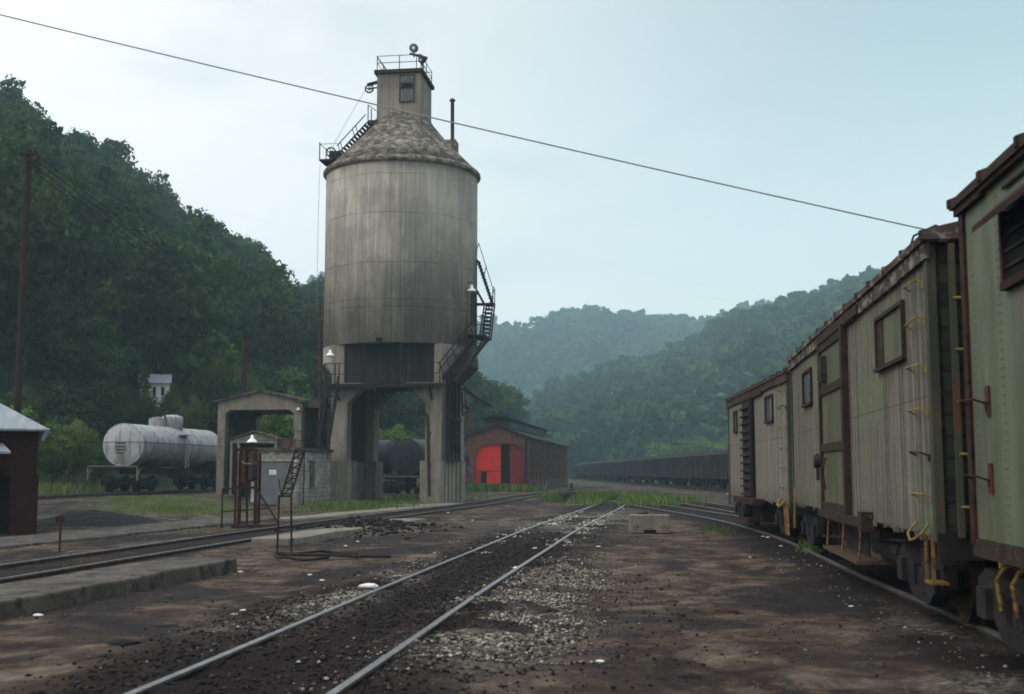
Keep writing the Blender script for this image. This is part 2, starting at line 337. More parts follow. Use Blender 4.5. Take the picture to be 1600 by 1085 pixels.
def tank_mat():
    g = G('aluminium_tank_paint'); o = g.obj(); x, y, z = g.sep(o)
    col = g.ramp(g.noise(g.obj((.8,.5,.8)), 1.5, 6, .65), [(.3, (.24,.255,.275)), (.7, (.42,.435,.45))])
    st = g.noise(g.obj((3,3,.35), (2,3,4)), 1.8, 6, .72)
    col = g.mix(g.ramp(st, [(.47, 0.0), (.62, .75)]), col, (.13,.10,.08))
    col = g.mix(g.ramp(g.noise(g.obj((4,4,.5), (7,1,2)), 2.2, 5, .7), [(.56, 0.0), (.66, .5)]), col, (.09,.085,.085))
    return g.fin(col, .5, .12, .4)
M['tank_silver'] = tank_mat()
M['tank_black'] = simple('black_tank_paint', (.010,.011,.013), (.026,.028,.032), 1.6, .45, bump=.1, c3=(.06,.06,.062), t3=.68)
M['tin_roof'] = simple('tin_roof', (.15,.175,.20), (.25,.28,.30), 1.2, .5, .2, stretch=(5,1,1), c3=(.20,.13,.10), t3=.70)
M['hopper'] = simple('hopper_steel', (.022,.017,.020), (.055,.040,.042), 1.4, .8, stretch=(1,1,.5), c3=(.10,.07,.06), t3=.66)
M['door_grey'] = simple('grey_door_paint', (.085,.09,.10), (.125,.13,.14), 2, .7)
M['white_wood'] = simple('white_painted_wood', (.42,.43,.43), (.62,.63,.62), 3, .7, c3=(.20,.16,.12), t3=.64)
M['brown_wall'] = simple('brown_board_wall', (.05,.035,.028), (.10,.068,.05), 4, .9, stretch=(6,6,.5))

# ------------------------------------------------------------------ tracks (centre lines) and the ground
GA = .7175
def smooth_line(pts, step=.5):
    P = [Vector((p[0], p[1], 0)) for p in pts]; P = [P[0]*2-P[1]]+P+[P[-1]*2-P[-2]]; o = []
    for i in range(1, len(P)-2):
        n = max(2, int((P[i+1]-P[i]).length/step))
        for k in range(n):
            t = k/n; a, b, c, d_ = P[i-1], P[i], P[i+1], P[i+2]
            o.append(.5*((2*b)+(c-a)*t+(2*a-5*b+4*c-d_)*t*t+(3*b-a-3*c+d_)*t**3))
    o.append(P[-2]); return o
MAIN = smooth_line([(-4.55,-8), (-3.2,0.0), (-2.02,8.75), (-1.08,16.4), (-.02,24.5), (1.10,33.0), (2.6,43), (4.1,53), (5.6,64), (8.2,82)])
LEFT = smooth_line([(-10.2,2), (-9.0,10), (-8.1,18.2), (-7.15,25.5), (-6.15,32.8), (-4.2,44.8), (-1.85,57.5), (.75,77), (3.0,90), (5.8,106), (9.3,130)])
RIGHT = smooth_line([(4.0,0), (4.75,6), (5.4,11.3), (6.15,19.3), (6.95,27), (7.35,33.8), (7.30,42), (6.35,57), (5.3,72)])
SIDE = smooth_line([(8.4,28), (9.2,40), (9.35,52), (9.0,64), (8.5,76)])
COALT = smooth_line([(21.2,62), (20.9,80), (19.9,98), (18.9,134), (18.2,165), (17.3,205), (16.6,250), (16.2,300), (15.9,350)])
def dist_to(line, X, Y):
    L = np.array([(p.x, p.y) for p in line[::3]]); out = np.full(X.shape, 1e9); side = np.zeros(X.shape)
    for a, b in zip(L[:-1], L[1:]):
        ab = b-a; l2 = ab@ab; t = np.clip(((X-a[0])*ab[0]+(Y-a[1])*ab[1])/l2, 0, 1)
        dx = X-(a[0]+t*ab[0]); dy = Y-(a[1]+t*ab[1]); dd = np.hypot(dx, dy); m = dd < out
        out = np.where(m, dd, out); side = np.where(m, np.sign(dx*ab[1]-dy*ab[0]), side)
    return out, side
def sst(a, b, x):
    t = np.clip((x-a)/(b-a), 0, 1); return t*t*(3-2*t)
def vnoise(X, Y, s, seed=0):
    r = np.random.default_rng(seed); T = r.random((256, 256)); x = X/s+1000; y = Y/s+1000
    xi = np.floor(x).astype(int); yi = np.floor(y).astype(int); fx = x-xi; fy = y-yi; fx = fx*fx*(3-2*fx); fy = fy*fy*(3-2*fy)
    g_ = lambda i, j: T[i % 256, j % 256]
    return (g_(xi,yi)*(1-fx)+g_(xi+1,yi)*fx)*(1-fy)+(g_(xi,yi+1)*(1-fx)+g_(xi+1,yi+1)*fx)*fy
def fbm(X, Y, s, o=4, seed=0):
    v = 0; a = 1; t = 0
    for i in range(o): v = v+a*vnoise(X, Y, s, seed+i*17); t += a; a *= .5; s = s*.5
    return v/t
def ground_h(X, Y):
    X = np.asarray(X, float); Y = np.asarray(Y, float)
    h = .10*(fbm(X, Y, 5, 4, 3)-.5)+.05*(fbm(X, Y, .9, 3, 5)-.5)
    dm, _ = dist_to(MAIN, X, Y); dl, _ = dist_to(LEFT, X, Y); dr, _ = dist_to(RIGHT, X, Y)
    near = np.minimum(np.minimum(dm, dl), dr)
    rough = .028*(vnoise(X, Y, .11, 9)-.5)+.035*(vnoise(X, Y, .23, 12)-.5)
    h = h*sst(.4, 2.2, near)+rough*(1-sst(1.2, 2.6, dm))*1.0+rough*.5
    h = h+.055*(1-sst(1.25, 2.3, near))
    mound = .30*np.exp(-(((X+4.3)/1.8)**2+((Y-34.5)/2.4)**2)) - .0*X             # low rubble bank beyond the second kerb
    mound = mound*(dl > 1.2)
    up = .50*sst(-9.5, -15.5, X)*sst(38, 52, Y)                                    # the tank car stands on slightly higher ground
    dip = -.0*X
    return h+mound+up+dip-.03
def grid_axis(a, b, n, p0, fine):
    return np.array(sorted(set(list(np.linspace(a, b, n))+list(p0))))
def build_ground():
    ys = [-30, -10, -4, 0, 3]; y = 5.0
    while y < 150: ys.append(y); y += max(.05, .0055*y)
    while y < 420: ys.append(y); y += 3
    ys += [500, 700, 1000, 1500, 2300, 3500]
    xs = list(np.arange(-8.5, 7.5, .07))+list(np.arange(7.5, 26, .3))+list(np.arange(-24, -8.5, .15))
    xs += [30, 36, 45, 60, 90, 140, 220, 400, 800, 1600, 3500, -28, -34, -45, -60, -90, -140, -220, -400, -800, -1600, -3500]
    xs = np.array(sorted(xs)); ys = np.array(ys); X, Y = np.meshgrid(xs, ys); nx = len(xs); ny = len(ys)
    Z = ground_h(X, Y); far = sst(150, 300, np.hypot(X, Y)); Z = Z*(1-far)
    dm, sm = dist_to(MAIN, X, Y); dl, sl_ = dist_to(LEFT, X, Y); dr, sr = dist_to(RIGHT, X, Y); dc, _ = dist_to(COALT, X, Y)
    ds, _ = dist_to(SIDE, X, Y)
    e = (fbm(X, Y, 1.6, 4, 21)-.5)*1.6
    bal = np.maximum(1-sst(1.0, 1.9, dm+e), (1-sst(.8, 1.3, dl+e*.4))*.8)
    bal = np.maximum(bal, np.maximum(1-sst(1.2, 2.2, dr+e), 1-sst(1.5, 5.0, dc+e)))
    bal = np.maximum(bal, 1-sst(1., 2., ds+e))
    gn = fbm(X, Y, 1.3, 4, 33)
    band = np.exp(-((dm-1.45)/.65)**2)*(sm > 0)*np.exp(-((Y-14.3)/2.7)**2)*1.7
    band += np.exp(-((dm-1.5)/.6)**2)*(sm > 0)*np.exp(-((Y-19)/3.0)**2)*.8
    band += np.exp(-((dm-1.0)/.45)**2)*(sm < 0)*np.exp(-((Y-17)/4)**2)*.7
    band += np.exp(-((dr-1.5)/.6)**2)*(sr < 0)*np.exp(-((Y-11)/4)**2)*.4
    band += np.exp(-(dm/2.0)**2)*np.exp(-((Y-40)/8)**2)*.55
    grv = np.clip(band*sst(.34, .56, gn)*1.6, 0, 1)
    grs = np.zeros_like(X)
    for (cx, cy, rx, ry) in GRASS_ZONES: grs = np.maximum(grs, 1-sst(.6, 1.15, np.hypot((X-cx)/rx, (Y-cy)/ry)+(gn-.5)*.9))
    grs = np.maximum(grs, sst(150, 190, Y)*.9*sst(3, 7, dc)); grs = np.maximum(grs, sst(-24, -30, X)*sst(60, 75, Y))
    V = np.stack([X.ravel(), Y.ravel(), Z.ravel()], 1)
    i, j = np.meshgrid(np.arange(nx-1), np.arange(ny-1)); a = (j*nx+i).ravel()
    Q = np.stack([a, a+1, a+nx+1, a+nx], 1)
    me = np_mesh('ground', V, Q, ground_mat(), {'bal': bal.ravel(), 'grv': grv.ravel(), 'grs': grs.ravel()})
    me.polygons.foreach_set('use_smooth', np.ones(len(Q), dtype=bool))
    o = bpy.data.objects.new('ground', me); C.objects.link(o); tag(o, 'dark cinder and brown dirt yard ground between the tracks', 'ground', kind='structure')
GRASS_ZONES = [(-7.4,55.5,2.0,3.0), (-5.3,62,2.6,6), (-4.6,74,6,4), (-1.6,97,3.2,2.2), (6.3,69,3.0,9.0), (6.0,92,3.5,8), (-13.8,48.5,3.2,5.0), (-17,56,4,3), (7.8,27.5,.5,.9), (-26,62,4,14), (-14,76,9,5)]
def ground_mat():
    g = G('cinder_yard'); p = g.world()
    n1 = g.noise(g.world((.7,.45,1)), .45, 8, .66, .8); n2 = g.noise(p, 1.3, 8, .68, .4); n3 = g.noise(p, 9, 6, .7); n4 = g.noise(p, 45, 4, .7)
    dirt = g.ramp(n2, [(.34, (.030,.022,.018)), (.50, (.084,.061,.048)), (.64, (.185,.145,.113))])
    oil = g.ramp(g.noise(p, 3.0, 8, .65), [(.30, (.016,.0135,.0145)), (.7, (.044,.036,.038))])
    col = g.mix(g.ramp(n1, [(.47, 0.0), (.56, 1.0)]), dirt, oil)
    blot = g.ramp(g.noise(g.world((1,.35,1)), .9, 7, .7, .8), [(.54, 0.0), (.62, .8)])
    col = g.mix(blot, col, (.020,.017,.018))
    pale = g.ramp(g.noise(g.world((1,.5,1)), 1.9, 7, .66), [(.60, 0.0), (.70, .55)])
    col = g.mix(pale, col, (.16,.125,.095))
    col = g.mix(g.ramp(n3, [(.30, .45), (.60, 0.0)]), col, (.018,.016,.016))
    bc = g.ramp(n4, [(.35, (.009,.007,.0075)), (.55, (.020,.0155,.0155)), (.72, (.046,.036,.033))])
    col = g.mix(g.attr('bal'), col, bc)
    cell = g.vor(p, 26, 'Color'); cs = g.sep(cell)[0]
    gc = g.ramp(cs, [(.20, (.05,.042,.036)), (.5, (.20,.18,.15)), (.9, (.42,.39,.34))])
    gf = g.math('MULTIPLY', g.attr('grv'), g.ramp(n3, [(.38, .15), (.60, 1.0)]))
    col = g.mix(gf, col, gc)
    gr = g.ramp(g.noise(p, 2.2, 5), [(.3, (.030,.045,.015)), (.7, (.075,.105,.033))])
    col = g.mix(g.math('MULTIPLY', g.attr('grs'), g.ramp(n2, [(.35, .35), (.55, 1.0)])), col, gr)
    h = g.math('ADD', g.math('MULTIPLY', n3, .8), g.math('MULTIPLY_ADD', n4, .7, g.math('MULTIPLY', n2, 1.2)))
    g.bump(h, .9, .045)
    return g.fin(col, g.ramp(n1, [(.4, .98), (.62, .78)]), 0, .05)
build_ground()
def rail_mesh(line, off, ztop):
    side = []; top = []
    pts = []
    for i, p in enumerate(line):
        a = line[max(0, i-1)]; b = line[min(len(line)-1, i+1)]; t = (b-a).normalized(); n = Vector((t.y, -t.x, 0)); pts.append((p+n*off, n))
    prof = [(-.065,-.15), (-.062,-.135), (-.012,-.12), (-.012,-.04), (-.036,-.03), (-.036,-.004), (-.030,0), (.030,0), (.036,-.004), (.036,-.03), (.012,-.04), (.012,-.12), (.062,-.135), (.065,-.15)]
    V = [(c.x+n.x*x, c.y+n.y*x, ztop+z) for c, n in pts for x, z in prof]; m = len(prof)
    Fs = [(i*m+k, i*m+k+1, (i+1)*m+k+1, (i+1)*m+k) for i in range(len(pts)-1) for k in range(m-1)]
    return V, Fs, m
def make_track(line, label, top, ztop=.09, ties=None, cat='railway track', dropz=0.0):
    root = empty('railway_track', (0,0,0), 0, label, cat, 'railway tracks across the yard')
    for off in (-GA, GA):
        V, Fs, m = rail_mesh(line, off, ztop)
        me = bpy.data.meshes.new('rail'); me.from_pydata(V, [], Fs); me.materials.append(M['rail_side']); me.materials.append(top)
        for i, p in enumerate(me.polygons): p.material_index = 1 if (i % (m-1)) in (4,5,6,7,8) else 0
        o = bpy.data.objects.new('rail', me); C.objects.link(o); o.parent = root
    if ties:
        y0, y1, sp, hz, matn, white = ties
        acc = 0; last = line[0]; k = 0
        for i in range(1, len(line)):
            acc += (line[i]-line[i-1]).length
            if acc >= sp:
                acc -= sp; p = line[i]
                if not (y0 <= p.y <= y1) or k >= 95: continue
                k += 1; t = (line[i]-line[i-1]).normalized(); n = Vector((t.y, -t.x, 0)); ln = 1.28+random.uniform(-.06,.10)
                z = hz+random.uniform(-.03,.02)+(.045 if white and p.y > 27 else 0); sk = random.uniform(-.06,.06)
                mb = MB(); mb.beam(p-n*ln+t*sk+Vector((0,0,z-.08)), p+n*(ln+random.uniform(-.1,.1))-t*sk+Vector((0,0,z-.08)), .22, .16)
                mt = M[matn]
                if white and white[0] <= p.y <= white[1] and random.random() < .75: mt = M['tie_white']
                mb.build('sleeper', mt, root)
    return root
make_track(MAIN, 'bright topped track running up the middle of the yard from the bottom edge', M['rail_top'], .068, (5, 62, .62, -.05, 'tie', (29, 50)))
make_track(LEFT, 'dark track curving in front of the coaling tower to the red-doored shed', M['rail_dull'], .10, (14, 110, 1.1, .0, 'tie', None))
make_track(RIGHT, 'rusty track under the line of old wooden boxcars', M['rail_dull'], .09, (8, 60, .75, -.01, 'tie', None))
make_track(SIDE, 'dark siding track seen beyond the far wooden boxcar', M['rail_dull'], .09, (30, 76, .9, .0, 'tie', None))
make_track(COALT, 'track under the long row of loaded coal hoppers', M['rail_dull'], .12, None)
TANKT = smooth_line([(-22.3,44), (-20.3,58), (-18.7,70), (-17.2,82), (-15.6,96)])
tt = make_track(TANKT, 'track under the silver tank car', M['rail_dull'], .60, (48, 90, .8, .5, 'tie', None))
BLK = smooth_line([(-11.5,84), (-6,84.5), (-1,86), (4,90)])
# ------------------------------------------------------------------ concrete strips and small concrete things
def slab(name, p0, p1, wd, z0, z1, mat, label, cat, bevel=.03, kind=None, n=14, group=None):
    p0 = Vector((p0[0], p0[1], 0)); p1 = Vector((p1[0], p1[1], 0)); L = (p1-p0).length; hd = math.degrees(math.atan2(p1.x-p0.x, p1.y-p0.y))
    root_loc = (p0.x, p0.y, 0); mb = MB(); V = []; Fs = []
    for i in range(n+1):
        y = L*i/n; jl = random.uniform(-.04,.04); jr = random.uniform(-.03,.03); jz = random.uniform(-.02,.012)
        V += [(-wd+jl, y, z0), (-wd+jl, y, z1+jz), (jr, y, z1+jz), (jr+.02, y, z0)]
    for i in range(n):
        for k in range(3): Fs.append((i*4+k, i*4+k+1, i*4+5+k, i*4+4+k))
    Fs += [(3,2,1,0), (n*4, n*4+1, n*4+2, n*4+3)]
    mb.add(V, Fs); o = mb.build(name, mat, None, bevel=bevel); o.location = root_loc; o.rotation_euler = (0,0,-R(hd)); tag(o, label, cat, group, kind)
    return o
slab('concrete_kerb', (-6.5,9.5), (-4.65,20.4), 1.25, -.1, .19, M['concrete_grey'], 'long low concrete kerb beside the dark curved track at the left edge', 'kerb')
slab('concrete_kerb', (-5.05,27.2), (-2.75,38.8), .95, -.1, .14, M['concrete_pale'], 'pale broken concrete strip past the foot of the leaning steel frame', 'kerb')
slab('path', (-11.3,24), (-8.2,41.5), 2.2, -.1, .05, M['concrete_grey'], 'pale worn concrete apron on the far side of the curved track', 'path', kind='structure')
slab('path', (-7.4,41.5), (-3.2,58.5), 1.1, -.1, .03, M['concrete_pale'], 'narrow concrete strip before the tower', 'path', kind='structure')
slab('concrete_footing', (-3.0,57.4), (-2.2,61.2), 3.4, -.1, .05, M['concrete_pale'], 'flat concrete pad at the foot of the right tower pier', 'footing')
mb = MB(); a = gp(985,832); b = gp(1047,832)
mb.box((0,0,0), (b.x-a.x,.55,.50)); t = mb.build('body', M['concrete_pale'], None, bevel=.025); cb = empty('concrete_box', (a.x, a.y, -.03), 2, 'pale concrete box with a dark slot standing on the dirt mid-yard', 'concrete box')
t.parent = cb
MB().box((.36,-.006,.01), (.70,.05,.10)).build('slot', M['void'], cb)
mb = MB()
for k in range(9): mb.beam((random.uniform(.25,.7), .8+random.random()*.3, .1+.05*k), (random.uniform(.2,.8), 1.0+random.random()*.3, .12+.05*k), .10, .06)
o = mb.build('scrap_heap', M['rust_dark'], None); o.location = (a.x, a.y+.3, -.05); tag(o, 'small heap of rusty scrap behind the pale concrete box', 'scrap heap')
a = gp(872,784); cb = empty('concrete_box', (a.x, a.y, 0), 6, 'low concrete box with a dark opening near the engine shed', 'concrete box')
MB().box((0,0,0), (.95,.9,.55)).build('body', M['concrete_grey'], cb, bevel=.03); MB().box((.32,-.01,.02), (.62,.05,.36)).build('opening', M['void'], cb)

# ------------------------------------------------------------------ coaling tower
TX, TY = -6.05, 64.0; HD = 7.5
ca, sa = math.cos(R(HD)), math.sin(R(HD))
def TL(px, py, Y):                       # pixel -> tower local
    p = at(px, py, Y); dx = p.x-TX; dy = p.y-TY
    return Vector((dx*ca-dy*sa, dx*sa+dy*ca, p.z))
tw = empty('coaling_tower', (TX, TY, 0), HD, 'tall grey concrete coaling tower with round silo, conical top and arched base', 'coaling tower')
RB = 4.15
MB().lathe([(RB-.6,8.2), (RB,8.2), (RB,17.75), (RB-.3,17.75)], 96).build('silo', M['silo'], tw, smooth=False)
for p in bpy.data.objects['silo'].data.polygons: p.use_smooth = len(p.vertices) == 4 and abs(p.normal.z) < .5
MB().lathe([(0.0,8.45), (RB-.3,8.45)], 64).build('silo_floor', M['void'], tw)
MB().lathe([(RB-.2,17.65), (RB+.10,17.66), (RB+.17,17.75), (RB+.17,17.86), (RB+.08,17.97), (RB-.2,18.0)], 96).build('rim', M['cone'], tw, smooth=True)
MB().lathe([(RB+.05,17.95), (3.3,18.85), (2.4,19.8), (1.75,20.6), (1.5,21.0), (1.2,21.3)], 64).build('conical_roof', M['cone'], tw, smooth=True)
# side skirts of the silo tapering in to the piers
PA, PF, PB = 2.9, -3.2, 3.6
for s, zl, zb in ((-1, 7.35, 6.2), (1, 7.75, 6.25)):
    mb = MB(); V = []; n = 24; a0 = math.asin(3.15/RB)
    for i in range(n+1):
        t = -a0+2*a0*i/n; x = s*RB*math.cos(t); y = RB*math.sin(t); yy = max(-3.1, min(3.1, y))
        V += [(x, y, 8.2), (x, y, zl), (s*(PA-.02), yy, zb), (s*(PA-.3), yy, 8.2)]
    Fs = [(i*4+k, i*4+4+k, i*4+5+k, i*4+1+k) for i in range(n) for k in range(3)]+[(0,1,2,3), (n*4+3, n*4+2, n*4+1, n*4)]
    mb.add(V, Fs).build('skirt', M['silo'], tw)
# upper hopper block with dark recess, then the two piers with haunches
mb = MB(); mb.box((-PA,-1.2,6.95), (PA,PB,8.3)); mb.box((-PA,PF,6.2), (-2.25,-1.2,8.195)); mb.box((2.5,PF,6.2), (PA,-1.2,8.195))
mb.box((-2.25,-2.9,6.2), (2.5,-1.2,6.4))
mb.box((-2.05,2.9,6.2), (2.05,PB,8.1)); mb.build('hopper_block', M['pier'], tw)
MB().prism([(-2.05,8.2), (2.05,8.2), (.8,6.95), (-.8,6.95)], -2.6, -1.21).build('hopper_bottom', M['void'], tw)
MB().box((-2.24,-3.0,6.21), (2.49,-2.8,8.19)).build('recess_shade_wall', M['soot_shade'], tw)  # dark colour paints in the shade below the drum overhang
MB().box((-PA,-2.9,6.2), (-2.5,2.9,6.95)).box((2.5,-2.9,6.2), (PA,2.9,6.95)).build('side_beam', M['pier'], tw)
for s in (-1, 1):
    mb = MB()
    for y0, y1 in ((PF,-2.3), (2.4,PB)):
        mb = MB(); pl = [(s*PA,2.2), (s*PA,6.2), (s*1.0,6.2), (s*2.05,5.15), (s*2.05,2.2)]
        if s > 0: pl = pl[::-1]
        mb.prism(pl, y0, y1).build('pier', M['pier'], tw, bevel=.03)
    x0, x1 = sorted((s*(PA-.06), s*2.55)); MB().box((x0,-2.3,2.15), (x1,2.4,6.2)).build('inner_wall', M['soot_shade'], tw)
    mb = MB(); x0, x1 = sorted((s*(PA+.08), s*1.80)); mb.box((x0,PF-.08,-.2), (x1,-1.9,2.2)); mb.box((x0,2.0,-.2), (x1,PB+.08,2.2)); x0, x1 = sorted((s*(PA+.03), s*2.4)); mb.box((x0,-1.9,-.2), (x1,2.0,2.15))
    mb.build('plinth', M['pier'], tw, bevel=.03)
# dark steelwork and ribs on the right flank
mb = MB()
for y in (-2.6,-1.5,-.4,.8,2.0): mb.box((PA-.02,y-.14,0), (PA+.14,y+.14,6.4))
mb.build('flank_rib', M['pier'], tw)
mb = MB()
for y in (-2.9,-1.9,-.9,.2): mb.beam((PA+.30,y,.1+2.2), (PA+.30,y,6.9), .10)
mb.beam((PA+.3,-3.0,4.4), (PA+.3,.8,4.4), .14); mb.beam((PA+.3,-3.0,6.7), (PA+.3,.8,6.7), .16); mb.box((PA+.16,-2.9,2.3), (PA+.20,-1.3,6.6)); mb.box((PA+.16,-1.0,2.6), (PA+.20,.9,6.5)); mb.box((PA+.2,-2.9,2.2), (PA+.3,.9,2.35))
mb.build('flank_steelwork', M['black_iron'], tw)
# walkway across the front
wk = MB(); wk.box((-3.1,-4.0,5.98), (3.0,-3.22,6.08)); wk.box((-3.1,-4.03,5.9), (3.0,-3.96,6.1)).build('walkway', M['black_iron'], tw)
mb = MB()
for x in (-3.05,-2.5,-2.3,-1.0,.9,2.55,2.95): mb.beam((x,-3.98,6.05), (x,-3.98,7.15 if x not in (-1.0,.9) else 8.2), .05 if x not in (-1.0,.9) else .09)
for z in (6.6,7.15): mb.beam((-3.05,-3.98,z), (2.95,-3.98,z), .035)
for x in (-2.5,2.4): mb.beam((x,-3.95,6.0), (x,-3.2,5.3), .08)
mb.build('walkway_railing', M['black_iron'], tw)
def ladder(p0, p1, wvec, rungs, name='ladder', mat='black_iron', r=.035, rail=True, parent=tw, tread=.0):
    p0 = Vector(p0); p1 = Vector(p1); wv = Vector(wvec); mb = MB()
    for o_ in (Vector((0,0,0)), wv): mb.beam(p0+o_, p1+o_, r*2, r*2.6)
    for i in range(rungs):
        q = p0.lerp(p1, (i+.5)/rungs)
        if tread: mb.beam(q, q+wv, tread, .03)
        else: mb.tube(q, q+wv, r*.6, 6)
    return mb.build(name, M[mat], parent)
ladder(TL(497,700,59.2), TL(513,604,60.0), (.52,0,0), 15, 'stair', tread=.12)
mb = MB(); a = TL(494,688,58.9); b = TL(510,588,59.7); mb.tube(a, b, .03); mb.tube(a+Vector((.6,0,0)), b+Vector((.6,0,0)), .03)
for t in (0,.33,.66,1): mb.tube(a.lerp(b,t), a.lerp(b,t)-Vector((0,0,.9)), .022); mb.tube(a.lerp(b,t)+Vector((.6,0,0)), a.lerp(b,t)+Vector((.6,0,-.9)), .022)
mb.build('stair_handrail', M['black_iron'], tw)
# wall pipes
MB().path([TL(500,476,61.5), TL(499,560,61.3), TL(500,700,60.5)], .06, 8).build('rusty_pipe', M['rust'], tw)
MB().path([TL(661,628,60.1), TL(660,641,60.1), TL(668,651,60.1), TL(669,690,60.1), TL(671,776,60.1)], .09, 8).tube(TL(670,678,60.05), TL(673,679,60.05), .14).tube(TL(670,729,60.05), TL(673,730,60.05), .14).build('drain_pipe', M['dark_steel'], tw)
# lamps on the tower
def bell_lamp(parent, p, s=1.0, arm=(0,.25,.1)):
    mb = MB(); mb.lathe([(.015,.16*s), (.05*s,.14*s), (.07*s,.03*s), (.20*s,-.10*s), (.235*s,-.13*s), (.22*s,-.13*s), (.06*s,.0)], 20, p)
    lp = mb.build('lamp', M['white_enamel'], parent, smooth=True)
    q = Vector(p); mb = MB(); mb.path([q+Vector((0,0,.14*s)), q+Vector((0,0,.26*s)), q+Vector(arm)+Vector((0,0,.2*s))], .018, 6).build('lamp_arm', M['dark_steel'], lp)
    return lp
bell_lamp(tw, TL(516,552,60.2), 1.15); bell_lamp(tw, TL(737,451,61.9), 1.25, (-.25,.2,.1))
bell_lamp(tw, TL(725,570,62.0), .8)
# small square port
p = TL(593,531,59.92); MB().box((p.x-.14,-4.30,p.z-.08), (p.x+.14,-3.9,p.z+.08)).build('port', M['void'], tw)
# head house
hx0, hx1, hy0, hy1 = -1.14, 1.30, -1.42, 1.5
MB().box((hx0,hy0,20.2), (hx1,hy1,23.22)).build('head_house', M['pier'], tw, bevel=.02)
MB().box((hx0-.14,hy0-.16,23.22), (hx1+.14,hy1+.16,23.43)).build('head_house_roof', M['brown_trim'], tw, bevel=.02)
wa = TL(625,158,62.45); wb = TL(646,118,62.45)
MB().box((wa.x,hy0-.04,wa.z), (wb.x,hy0+.01,wb.z)).build('window', M['glass_dark'], tw)
wz = wb.z-wa.z
fr = MB()
for x in (wa.x-.03, wb.x+.03): fr.box((x-.03,hy0-.07,wa.z-.05), (x+.03,hy0-.0,wb.z+.05))
for z in (wa.z-.03, wa.z+wz*.5, wb.z+.03): fr.box((wa.x,hy0-.065,z-.025), (wb.x,hy0-.03,z+.025))
for k in range(1,4):
    x = wa.x+(wb.x-wa.x)*k/4; fr.box((x-.012,hy0-.055,wa.z), (x+.012,hy0-.041,wb.z))
fr.build('window_frame', M['dark_steel'], tw)
MB().box((wa.x+.03,hy0-.048,wa.z+wz*.5), (wb.x-.03,hy0-.041,wa.z+wz*.72)).build('broken_pane', M['void'], tw)
mb = MB(); zt = 23.43
for x, y in ((hx0,hy0),(0.1,hy0),(hx1-.25,hy0),(hx1,hy0),(hx0,0),(hx1,0),(hx0,hy1),(0.1,hy1),(hx1,hy1)): mb.tube((x,y,zt), (x,y,zt+.82), .025, 6)
for z in (zt+.42, zt+.80): mb.path([(hx0,hy0,z), (hx1,hy0,z), (hx1,hy1,z), (hx0,hy1,z), (hx0,hy0,z)], .02, 6)
mb.tube((hx0,hy0,zt+.7), (hx0+.5,hy0+.1,zt), .02); mb.build('roof_railing', M['dark_steel'], tw)
def flood(p, r, dirv):
    dv = Vector(dirv).normalized(); p = Vector(p); mb = MB(); ring = MB()
    mb.tube(p, p+dv*.16, r, 20, r*1.0); mb.tube(p-dv*.22, p, r*.45, 16, r*.98)
    o = mb.build('floodlight', M['rust_dark'], tw)
    MB().tube(p+dv*.161, p+dv*.175, r*.86, 20).build('lens', M['glass_dark'], o)
    MB().tube(p+dv*.176, p+dv*.19, r*.32, 12).build('bulb', M['white_enamel'], o)
    MB().path([p-Vector((0,0,r)), p-Vector((0,0,r+.25))], .04).build('bracket', M['black_iron'], o)
flood(TL(647,76,62.6), .24, (0,-1,-.15)); flood(TL(661,93,62.5), .22, (-.75,-.8,-.5))
MB().beam(TL(640,84,62.6), TL(668,91,62.6), .10).beam(TL(655,90,62.6), TL(662,107,62.6), .07).build('light_bar', M['black_iron'], tw)
# sheaves, the sloping stair on the cone, platforms
def wheel(p, r, name='sheave', parent=tw, mat='black_iron'):
    mb = MB(); n = 20; p = Vector(p)
    pr = [p+Vector((math.cos(2*math.pi*i/n)*r, 0, math.sin(2*math.pi*i/n)*r)) for i in range(n+1)]
    for a, b in zip(pr[:-1], pr[1:]): mb.beam(a, b, .07, .05, up=(0,1,0))
    for i in range(0, n//2, 3): mb.beam(pr[i], pr[i+n//2], .03)
    mb.tube(p-Vector((0,.08,0)), p+Vector((0,.08,0)), .05); return mb.build(name, M[mat], parent)
wp = TL(577,139,62.9); wheel(wp, .22); MB().beam(wp+Vector((-.1,0,.22)), (hx0,wp.y,wp.z+.35), .22, .12).beam(wp, (hx0,wp.y,wp.z+.05), .06).build('sheave_bracket', M['black_iron'], tw)
w2 = TL(517,238,62.6); wheel(w2, .25); MB().box((w2.x+.0,w2.y-.3,w2.z-.45), (w2.x+.55,w2.y+.5,w2.z-.02)).build('winch', M['black_iron'], tw)
MB().tube(wp-Vector((.2,0,0)), w2+Vector((.05,0,.25)), .012, 5).build('hoist_cable', M['wire'], tw)
s0 = TL(529,240,62.4); s1 = TL(574,191,62.6); mb = MB()
mb.beam(s0, s1, .07); mb.beam(s0+Vector((-.1,0,.42)), s1+Vector((-.1,0,.42)), .05)
for t in (.05,.13,.55,.66): mb.beam(s0.lerp(s1,t), s0.lerp(s1,t)+Vector((-.12,0,.42)), .04)
mb.beam(s0+Vector((0,.7,0)), s1+Vector((0,.7,0)), .07)
for i in range(11): q = s0.lerp(s1,i/11); mb.beam(q, q+Vector((0,.7,0)), .16, .03)
mb.build('cone_stair', M['dark_steel'], tw)
a = TL(501,252,62.5); b = TL(522,252,62.5); mb = MB(); mb.box((a.x,a.y-.3,a.z-.05), (b.x,b.y+.9,b.z+.03))
for x in (a.x+.03, ): mb.tube((x,a.y-.3,a.z), (x,a.y-.3,a.z+.95), .03); mb.tube((x,a.y+.9,a.z), (x,a.y+.9,a.z+.95), .025)
mb.tube((a.x,a.y-.3,a.z+.85), (b.x+.3,a.y-.3,a.z+.85), .015); mb.tube((a.x,a.y-.3,a.z+.9), (a.x,a.y+.9,a.z+.9), .02)
